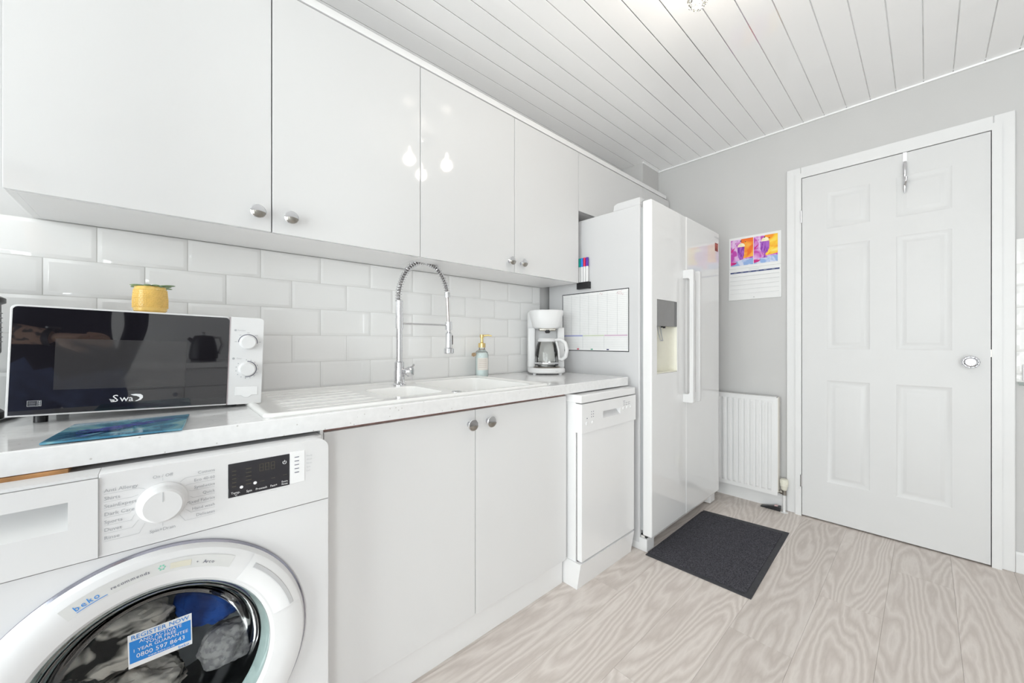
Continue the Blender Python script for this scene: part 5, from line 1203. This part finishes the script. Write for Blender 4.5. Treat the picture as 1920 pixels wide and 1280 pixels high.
dwg = thing('door_wedge', 'black plastic door wedge lying by the skirting under the radiator', 'door wedge', (2.85, 0.66, 0))
MB().prism([(0.0, 0.0), (0.105, 0.0), (0.105, 0.006), (0.02, 0.026), (0.0, 0.028)], (2.832, 0.617, 0), (0, 1, 0), (0, 0, 1), 0.034, 0.002).build('wedge_body', 'black_plastic', dwg)
MB().box(2.838, 2.858, 0.630, 0.648, 0.0235, 0.030, 0.002).build('wedge_tab', mat('pink_tab', (0.72, 0.50, 0.50), 0.6, var=0.05), dwg)

dm = thing('door_mat', 'dark charcoal rubber-backed mat on the floor in front of the fridge', 'mat', (2.16, 0.72, 0))
MB().prism([(1.782, 0.487), (2.552, 0.512), (2.500, 0.944), (1.770, 0.944)], (0, 0, 0.0003), (1, 0, 0), (0, 1, 0), 0.0035, 0.001).build('rubber_border', 'rubber', dm)
g = []
for i in range(25):
    for j in range(15):
        s, t_ = i / 24, j / 14; x = (1 - t_) * (1.806 + (2.506 - 1.806) * s) + t_ * (1.796 + (2.466 - 1.796) * s); yy = (1 - t_) * (0.512 + 0.023 * s) + t_ * 0.9435
        g.append((x, yy, 0.0062 + 0.0012 * noise.noise(Vector((x * 30, yy * 30, 0)))))
Fc = [(i * 15 + j, (i + 1) * 15 + j, (i + 1) * 15 + j + 1, i * 15 + j + 1) for i in range(24) for j in range(14)]
edge_i = [i * 15 for i in range(25)] + [24 * 15 + j for j in range(1, 15)] + [i * 15 + 14 for i in range(23, -1, -1)] + [j for j in range(13, 0, -1)]
n0 = len(g); g += [(g[i][0], g[i][1], 0.0035) for i in edge_i]; ne = len(edge_i)
Fc += [(edge_i[k], edge_i[(k + 1) % ne], n0 + (k + 1) % ne, n0 + k) for k in range(ne)]
MB().faces(g, Fc).build('carpet_pile', 'carpet', dm)

ca = thing('wall_calendar', 'open wall calendar with two bright milkshake pictures', 'calendar', (XB, 0.775, 1.34))
xc = XB - 0.004
cy0, cy1 = 0.624, 0.924
MB().box(xc, XB - 0.0006, cy0, cy1, 1.5515, 1.763).build('picture_page', 'paper', ca, smooth=False)
low = MB().faces([(xc - 0.004, cy0 - 0.002, 1.340), (xc - 0.004, cy1 + 0.002, 1.337), (xc - 0.001, cy1, 1.5505), (xc - 0.001, cy0, 1.5505), (XB - 0.001, cy0 - 0.002, 1.340), (XB - 0.001, cy1 + 0.002, 1.337), (XB - 0.001, cy1, 1.5505), (XB - 0.001, cy0, 1.5505)], [(0, 1, 2, 3), (4, 5, 6, 7), (0, 1, 5, 4), (1, 2, 6, 5), (2, 3, 7, 6), (3, 0, 4, 7)]).build('month_page', 'paper', ca, smooth=False)
def cq(pts, nm, m, par, lift): return MB().faces([(xc - lift, p[0], p[1]) for p in pts], [tuple(range(len(pts)))]).build(nm, m, par, smooth=False)
pink = two_tone('magenta_wash', (0.52, 0.06, 0.42), (0.68, 0.34, 0.68), 14, 1.2, 0.6, c=(0.78, 0.60, 0.80))
orange = two_tone('orange_wash', (0.85, 0.16, 0.01), (0.92, 0.36, 0.03), 12, 1.0, 0.6, c=(0.95, 0.50, 0.10))
amber = two_tone('amber_wash', (0.90, 0.30, 0.01), (0.93, 0.60, 0.04), 12, 1.0, 0.6, c=(0.95, 0.78, 0.20))
violet = two_tone('violet_wash', (0.22, 0.02, 0.34), (0.40, 0.12, 0.55), 40, 0.5, 0.6, stretch=(1, 3, 0.6))
bluew = two_tone('pale_blue_wash', (0.28, 0.42, 0.72), (0.62, 0.66, 0.82), 20, 1.0, 0.6)
crimson = mat('crimson_wash', (0.60, 0.02, 0.22), 0.6, var=0.2, vscale=40)
creamw = mat('cream_wash', (0.88, 0.80, 0.55), 0.6, var=0.1, vscale=60); inkm = mat('dark_berry_ink', (0.06, 0.02, 0.06), 0.6, var=0.1)
for pi, (pa, pb, warm) in enumerate(((0.914, 0.7790, orange), (0.7755, 0.642, amber))):
    wdt = pa - pb; X = lambda f: pa - wdt * f
    z0, z1 = 1.570, 1.748
    Z = lambda f: z0 + (z1 - z0) * f
    pc_ = cq([(pa, z0), (pb, z0), (pb, z1), (pa, z1)], 'picture', pink, ca, 0.0006)
    cq([(X(0.50), Z(0.26)), (X(1), Z(0.30)), (X(1), Z(1)), (X(0.46), Z(1))], 'warm_background', warm, pc_, 0.0009)
    cq([(X(0), Z(0)), (X(1), Z(0)), (X(1), Z(0.24)), (X(0.5), Z(0.22)), (X(0), Z(0.12))], 'table_wash', bluew, pc_, 0.0010)
    cq([(X(0), Z(0.03)), (X(0.2), Z(0.06)), (X(0.3), Z(0.13)), (X(0.0), Z(0.16))], 'spoon_wash', crimson, pc_, 0.0012)
    cq([(X(0.01), Z(0.50)), (X(0.17), Z(0.66)), (X(0.20), Z(0.72)), (X(0.02), Z(0.60))], 'brush_mark', crimson, pc_, 0.0012)
    if pi == 0: gl = [(0.30, 0.70), (0.62, 0.70), (0.60, 0.40), (0.54, 0.22), (0.40, 0.22), (0.32, 0.40)]
    else: gl = [(0.28, 0.78), (0.66, 0.78), (0.66, 0.52), (0.58, 0.38), (0.50, 0.34), (0.50, 0.24), (0.60, 0.18), (0.34, 0.18), (0.45, 0.24), (0.45, 0.34), (0.34, 0.40), (0.28, 0.52)]
    cq([(X(p), Z(q)) for p, q in gl], 'milkshake_glass', violet, pc_, 0.0014)
    cq([(X(0.48 + 0.16 * math.cos(a)), Z(gl[0][1] + 0.03 + 0.12 * max(-0.2, math.sin(a)))) for a in [2 * PI * k / 14 for k in range(14)]], 'cream_top', creamw, pc_, 0.0016)
    mb = MB()
    for (p, q, r_) in ((0.46, 0.93, 0.0045), (0.22, 0.86, 0.0022), (0.27, 0.78, 0.0025), (0.66, 0.88, 0.003), (0.30, 0.95, 0.002)):
        mb.faces([(xc - 0.0018, X(p) + r_ * math.cos(a), Z(q) + r_ * math.sin(a)) for a in [2 * PI * k / 10 for k in range(10)]], [tuple(range(10))])
    mb.build('berry', inkm, pc_, smooth=False)
navy = mat('navy_bar', (0.05, 0.07, 0.20), 0.6, var=0.1, vscale=60)
MB().box(xc - 0.0021, xc - 0.0017, cy0 + 0.008, cy1 - 0.008, 1.518, 1.5275).build('weekday_bar', navy, low, smooth=False)
mb = MB()
for j in range(5):
    z = 1.496 - 0.029 * j; mb.box(xc - 0.0050, xc - 0.0020 , cy0 + 0.010, cy1 - 0.006, z - 0.0005, z + 0.0005)
mb.box(xc - 0.0024, xc - 0.0018, 0.745, 0.805, 1.538, 1.5405)
mb.build('ruled_lines', 'pale_print', low, smooth=False)
mb = MB()
for yy in (0.665, 0.71, 0.755, 0.80, 0.845, 0.885): mb.box(xc - 0.0024, xc - 0.0020, yy - 0.008, yy + 0.008, 1.522, 1.5238)
mb.build('weekday_lettering', 'pale_print', low, smooth=False)
MB().lathe([(0, 0), (0.003, 0), (0, 0.001)], (xc - 0.004, 0.774, 1.352), (Vector((0, 1, 0)), Vector((0, 0, 1)), Vector((-1, 0, 0))), n=10).build('punch_hole', 'gasket', low, smooth=False)

# socket at the far right
so2 = thing('wall_socket', 'white plastic wall socket on the tiles right of the door', 'socket', (XB - 0.02, -0.34, 0.90))
MB().box(XB - 0.022, XB - 0.0102, -0.43, -0.296, 0.878, 0.952, 0.003).build('socket_plate', 'appl_plastic', so2)
MB().box(XB - 0.026, XB - 0.021, -0.345, -0.325, 0.925, 0.940, 0.001).box(XB - 0.026, XB - 0.021, -0.40, -0.38, 0.925, 0.940, 0.001).build('socket_switch', 'appl_plastic', so2)
tag(MB().box(XB - 0.03, XB - 0.0003, -1.1, -0.285, 0.858, 0.871, 0.002).build('wall_shelf', 'glass'), 'narrow glass shelf edge below the tiles right of the door', 'shelf')

# ================================================================== CEILING LIGHT
LCX, LCY = 1.29, 0.43
cl = thing('ceiling_light', 'three-arm chrome ceiling light with small crystal globe shades', 'ceiling light', (LCX, LCY, ZC))
MB().lathe([(0.0, -0.0305), (0.055, -0.028), (0.062, -0.015), (0.062, -0.0003), (0.0, -0.0003)], (LCX, LCY, ZC), n=40).build('ceiling_rose', 'chrome', cl)
for (x, yy, z) in ((1.388, 0.543, 2.258), (1.167, 0.455, 2.258), (1.340, 0.300, 2.258)):
    d = Vector((x - LCX, yy - LCY, 0)); dn = d.normalized()
    MB().tube([(LCX + dn.x * 0.03, LCY + dn.y * 0.03, ZC - 0.022), (LCX + d.x * 0.5, LCY + d.y * 0.5, ZC - 0.036), (LCX + d.x * 0.92, LCY + d.y * 0.92, ZC - 0.045), (x, yy, ZC - 0.062), (x, yy, z + 0.055)], 0.0045, 10).build('lamp_arm', 'chrome', cl)
    MB().cyl((x, yy, z + 0.03), (x, yy, z + 0.062), 0.012, 0.009).build('lamp_holder', 'chrome', cl)
    gl_ = MB().sphere((x, yy, z), 0.034, n=12, m=8).build('crystal_globe', clear_glass('globe_glass', (0.97, 0.97, 0.96), 0.0, 1.5), cl, smooth=False)
    mb = MB()
    for k in range(26):
        a = k * 2.39996; zz_ = 1 - 2 * (k + 0.5) / 26; r = math.sqrt(1 - zz_ * zz_)
        mb.sphere((x + 0.031 * r * math.cos(a), yy + 0.031 * r * math.sin(a), z + 0.031 * zz_), 0.0055, n=6, m=4)
    mb.build('crystal_bead', clear_glass('bead_glass', (0.9, 0.9, 0.88), 0.0, 1.7), gl_, smooth=False)
    MB().lathe([(0.0, -0.012), (0.008, -0.009), (0.010, 0.0), (0.006, 0.014), (0.006, 0.030), (0.0, 0.030)], (x, yy, z), n=16).build('bulb', 'bulb', gl_)
    ld = bpy.data.lights.new('bulb_light', 'POINT'); ld.energy = 1.4; ld.color = (1.0, 0.90, 0.78); ld.shadow_soft_size = 0.035
    lo = bpy.data.objects.new('bulb_light', ld); C.objects.link(lo); lo.location = (x, yy, z - 0.045); lo.parent = None

# ================================================================== OPPOSITE SIDE OF THE KITCHEN (seen in reflections)
for i, (a, b_) in enumerate(((-0.80, -0.20), (-0.20, 0.40), (0.40, 1.0), (1.0, 1.60))):
    bb = thing('base_cabinet', ['white base cabinet of the opposite run, nearest the patio window', 'white base cabinet of the opposite run, second from the patio window', 'white base cabinet of the opposite run, third from the patio window', 'white base cabinet of the opposite run, nearest the door'][i], 'cabinet', ((a + b_) / 2, -1.6, 0), group='opposite base cabinets')
    MB().box(a + 0.0005, b_ - 0.0005, -1.99, -1.322, 0.12, 0.835).build('cabinet_body', 'carcass', bb, smooth=False)
    MB().box(a, b_, -1.98, -1.37, 0.0, 0.119).build('plinth', 'carcass', bb, smooth=False)
    od = MB().box(a + 0.002, b_ - 0.002, -1.32, -1.302, 0.125, 0.690, 0.001).build('cabinet_door', 'gloss', bb)
    dw_ = MB().box(a + 0.002, b_ - 0.002, -1.32, -1.302, 0.694, 0.833, 0.001).build('drawer', 'gloss', bb)
    MB().lathe([(0, 0), (0.006, 0), (0.006, 0.014), (0.016, 0.020), (0.016, 0.026), (0, 0.028)], ((a + b_) / 2, -1.302, 0.765), (Vector((1, 0, 0)), Vector((0, 0, 1)), Vector((0, 1, 0)))).build('knob', 'chrome', dw_)
    MB().lathe([(0, 0), (0.006, 0), (0.006, 0.014), (0.016, 0.020), (0.016, 0.026), (0, 0.028)], (b_ - 0.05, -1.302, 0.64), (Vector((1, 0, 0)), Vector((0, 0, 1)), Vector((0, 1, 0)))).build('knob', 'chrome', od)
tag(MB().box(-0.82, 1.62, -1.998, -1.285, 0.836, CT, 0.002).build('worktop', 'worktop', smooth=False), 'white speckled worktop of the opposite run along the pale wall', 'worktop')
ke = thing('kettle', 'black retro kettle on the opposite worktop', 'kettle', (-0.10, -1.56, CT))
KC = (-0.10, -1.56, CT)
MB().lathe([(0.0, 0.0), (0.085, 0.0), (0.085, 0.018), (0.095, 0.024), (0.098, 0.05), (0.088, 0.13), (0.070, 0.20), (0.060, 0.215), (0.0, 0.222)], KC).build('kettle_body', 'black_plastic', ke)
MB().lathe([(0.0, 0.0), (0.012, 0.0), (0.008, 0.012), (0.013, 0.022), (0.0, 0.028)], (KC[0], KC[1], CT + 0.221)).build('lid_knob', 'chrome', ke)
MB().tube([(KC[0] + 0.055, KC[1], CT + 0.205), (KC[0] + 0.11, KC[1], CT + 0.20), (KC[0] + 0.125, KC[1], CT + 0.14), (KC[0] + 0.10, KC[1], CT + 0.06)], 0.011, 12).build('kettle_handle', 'chrome', ke)
MB().tube([(KC[0] - 0.06, KC[1], CT + 0.16), (KC[0] - 0.10, KC[1], CT + 0.195)], [0.022, 0.012], 14).build('spout', 'black_plastic', ke)

# ================================================================== PERSON (reflected in the microwave door)
def skin_mesh(nodes, edges, root=0, sub=2):
    me = bpy.data.meshes.new('s'); me.from_pydata([n[0] for n in nodes], edges, [])
    ob = bpy.data.objects.new('s', me); C.objects.link(ob)
    ob.modifiers.new('k', 'SKIN'); sv = me.skin_vertices[0].data
    for i, n in enumerate(nodes):
        r = n[1]; sv[i].radius = r if isinstance(r, tuple) else (r, r); sv[i].use_root = (i == root)
    s = ob.modifiers.new('u', 'SUBSURF'); s.levels = sub; s.render_levels = sub
    dg = bpy.context.evaluated_depsgraph_get(); out = bpy.data.meshes.new_from_object(ob.evaluated_get(dg))
    bpy.data.objects.remove(ob); bpy.data.meshes.remove(me); return out
PX, PY = -0.400, 0.370
def P_(dx, dy, z): return (PX + dx, PY + dy, z)
nd = [(P_(0, 0, 0.96), (0.155, 0.115)), (P_(0, 0.00, 1.08), (0.135, 0.105)), (P_(0, 0.0, 1.22), (0.150, 0.110)), (P_(0, -0.005, 1.36), (0.145, 0.100)), (P_(0, -0.005, 1.445), (0.06, 0.06)), (P_(0, 0.012, 1.50), (0.052, 0.055)),
      (P_(0, 0.030, 1.565), (0.068, 0.085)), (P_(0, 0.025, 1.640), (0.074, 0.092)), (P_(0, 0.020, 1.695), (0.05, 0.062)),
      # right arm (+x)
      (P_(0.165, 0.0, 1.395), 0.058), (P_(0.200, -0.030, 1.24), 0.046), (P_(0.195, -0.080, 1.115), 0.040), (P_(0.160, -0.080, 1.000), 0.036), (P_(0.130, -0.070, 0.885), 0.026),
      # left arm (-x), forearm held across the body
      (P_(-0.165, 0.0, 1.395), 0.058), (P_(-0.210, 0.010, 1.24), 0.047), (P_(-0.215, 0.040, 1.095), 0.042), (P_(-0.100, 0.140, 1.085), 0.041), (P_(0.030, 0.190, 1.068), 0.027),
      # legs
      (P_(0.095, 0, 0.86), 0.098), (P_(0.105, 0.01, 0.66), 0.078), (P_(0.110, 0.015, 0.48), 0.060), (P_(0.112, -0.015, 0.30), 0.058), (P_(0.112, -0.02, 0.09), 0.042), (P_(0.118, 0.06, 0.045), (0.042, 0.040)), (P_(0.125, 0.15, 0.035), (0.040, 0.030)),
      (P_(-0.095, 0, 0.86), 0.098), (P_(-0.105, 0.01, 0.66), 0.078), (P_(-0.110, 0.015, 0.48), 0.060), (P_(-0.112, -0.015, 0.30), 0.058), (P_(-0.112, -0.02, 0.09), 0.042), (P_(-0.118, 0.06, 0.045), (0.042, 0.040)), (P_(-0.125, 0.15, 0.035), (0.040, 0.030))]
ed = [(0, 1), (1, 2), (2, 3), (3, 4), (4, 5), (5, 6), (6, 7), (7, 8), (3, 9), (9, 10), (10, 11), (11, 12), (12, 13), (3, 14), (14, 15), (15, 16), (16, 17), (17, 18), (0, 19), (19, 20), (20, 21), (21, 22), (22, 23), (23, 24), (24, 25), (0, 26), (26, 27), (27, 28), (28, 29), (29, 30), (30, 31), (31, 32)]
body = bmesh.new(); body.from_mesh(skin_mesh(nd, ed))
zmin = min(v.co.z for v in body.verts)
for v in body.verts:
    if v.co.z < 0.09: v.co.z = (v.co.z - zmin) * 0.09 / (0.09 - zmin)
def hand(wrist, dirn, palm_n, thumb_side, hold):
    """palm with four fingers of unequal length and a thumb leaving the side of the palm"""
    w_ = Vector(wrist); d = Vector(dirn).normalized(); n_ = Vector(palm_n); n_ = (n_ - d * n_.dot(d)).normalized(); s = d.cross(n_).normalized() * thumb_side
    m = skin_mesh([(tuple(w_ - d * 0.01), (0.025, 0.022)), (tuple(w_ + d * 0.03), (0.034, 0.017)), (tuple(w_ + d * 0.07), (0.040, 0.014)), (tuple(w_ + d * 0.092), (0.038, 0.012))], [(0, 1), (1, 2), (2, 3)], 0, 2)
    body.from_mesh(m)
    for k, ln in enumerate((0.068, 0.076, 0.071, 0.056)):
        b0 = w_ + d * 0.082 + s * (0.027 - 0.018 * k); c = hold
        p1 = b0 + d * ln * 0.46 + n_ * ln * 0.18 * c; p2 = p1 + d * ln * 0.26 + n_ * ln * 0.30 * c; p3 = p2 + d * ln * 0.10 + n_ * ln * 0.30 * c
        body.from_mesh(skin_mesh([(tuple(b0 - d * 0.012), 0.009), (tuple(p1), 0.0086), (tuple(p2), 0.0078), (tuple(p3), 0.0065)], [(0, 1), (1, 2), (2, 3)], 0, 2))
    b0 = w_ + d * 0.025 + s * 0.026
    body.from_mesh(skin_mesh([(tuple(b0), 0.013), (tuple(b0 + d * 0.026 + s * 0.020 + n_ * 0.010), 0.011), (tuple(b0 + d * 0.052 + s * 0.024 + n_ * 0.024), 0.0092), (tuple(b0 + d * 0.070 + s * 0.018 + n_ * 0.032), 0.0075)], [(0, 1), (1, 2), (2, 3)], 0, 2))
hand(P_(0.030, 0.190, 1.068), (0.95, 0.18, 0.03), (0.1, -0.45, -0.9), 1, 0.6)
hand(P_(0.130, -0.085, 0.885), (-0.12, -0.10, -0.97), (-0.4, 0.9, 0.0), 1, 0.3)
# facial features: nose, ears, lips as soft bumps on the head surface
def bump(c, r, amp):
    c = Vector(c)
    for v in body.verts:
        q = (v.co - c).length
        if q < r: v.co += (v.co - Vector(P_(0, 0.02, 1.60))).normalized() * amp * (1 - (q / r) ** 2) ** 2
bump(P_(0, 0.115, 1.590), 0.024, 0.020); bump(P_(0, 0.112, 1.545), 0.022, 0.006); bump(P_(0.030, 0.105, 1.622), 0.016, -0.006); bump(P_(-0.030, 0.105, 1.622), 0.016, -0.006)
bump(P_(0.078, 0.02, 1.60), 0.026, 0.014); bump(P_(-0.078, 0.02, 1.60), 0.026, 0.014)
mb = MB(); mb._merge(body)
me = mb.mesh(True, 3.0)
tat = two_tone('tattooed_skin', (0.12, 0.10, 0.10), (0.66, 0.42, 0.31), 26, 1.4, 0.55, lo=0.40, hi=0.47)
for nm in ('skin', 'shirt', 'jeans', 'rubber'): me.materials.append(M[nm])
me.materials.append(tat)
for p in me.polygons:
    c = p.center; dx, dy, z = c.x - PX, c.y - PY, c.z
    if z < 0.085: i = 3
    elif dx > 0.09 and dy < -0.06 and z < 0.90 and z > 0.68 and dx < 0.20 and dy < -0.085: i = 0
    elif dx > 0.02 and dy < 0.115 and 0.93 < z < 1.455: i = 1
    elif z < 0.975 : i = 2
    elif z > 1.455: i = 0
    elif abs(dx) < 0.158 and dy < 0.115: i = 1
    elif z > 1.20: i = 1
    elif dx < 0.0: i = 4
    else: i = 0
    p.material_index = i
person = thing('person', 'person in dark t-shirt and blue jeans with tattooed forearm, reflected in the microwave door', 'person', (PX, PY, 0))
bo = link('body', me, None, person)
hb = bmesh.new(); bmesh.ops.create_uvsphere(hb, u_segments=32, v_segments=20, radius=1.0)
for v in list(hb.verts):
    c = v.co.copy(); k = 1.0 + 0.05 * noise.noise(c * 6)
    v.co = Vector(P_(0, 0.006, 1.640)) + Vector((c.x * 0.084 * k, c.y * 0.104 * k, c.z * 0.092 * k))
bmesh.ops.delete(hb, geom=[v for v in hb.verts if v.co.y > PY + 0.055 and v.co.z < 1.675 or v.co.z < 1.565], context='VERTS')
mb = MB(); mb._merge(hb); mb.build('hair', 'hair', person)
wv_ = Vector(P_(0.022, 0.187, 1.069)); wdn = Vector((0.93, 0.35, -0.12)).normalized(); ws = Vector((0, 0, 1)); ws = (ws - wdn * ws.dot(wdn)).normalized(); wu = wdn.cross(ws)
wt_ = MB().lathe([(0.0285, -0.010), (0.0305, -0.010), (0.0305, 0.010), (0.0285, 0.010)], wv_, (wu, ws, wdn), n=30, cap=False).build('watch_strap', 'black_plastic', person)
MB().lathe([(0.0, 0.030), (0.017, 0.030), (0.019, 0.033), (0.018, 0.038), (0.0, 0.039)], wv_, (wdn, wu, ws), n=24).build('watch_face', 'black_glass', wt_)
for s in (-1, 1):
    MB().sphere(P_(0.030 * s, 0.098, 1.620), 0.010, n=14, m=10).build('eye', 'white_print', bo)
    MB().sphere(P_(0.030 * s, 0.1055, 1.620), 0.0045, n=10, m=8).build('iris', 'dark_print', bo)
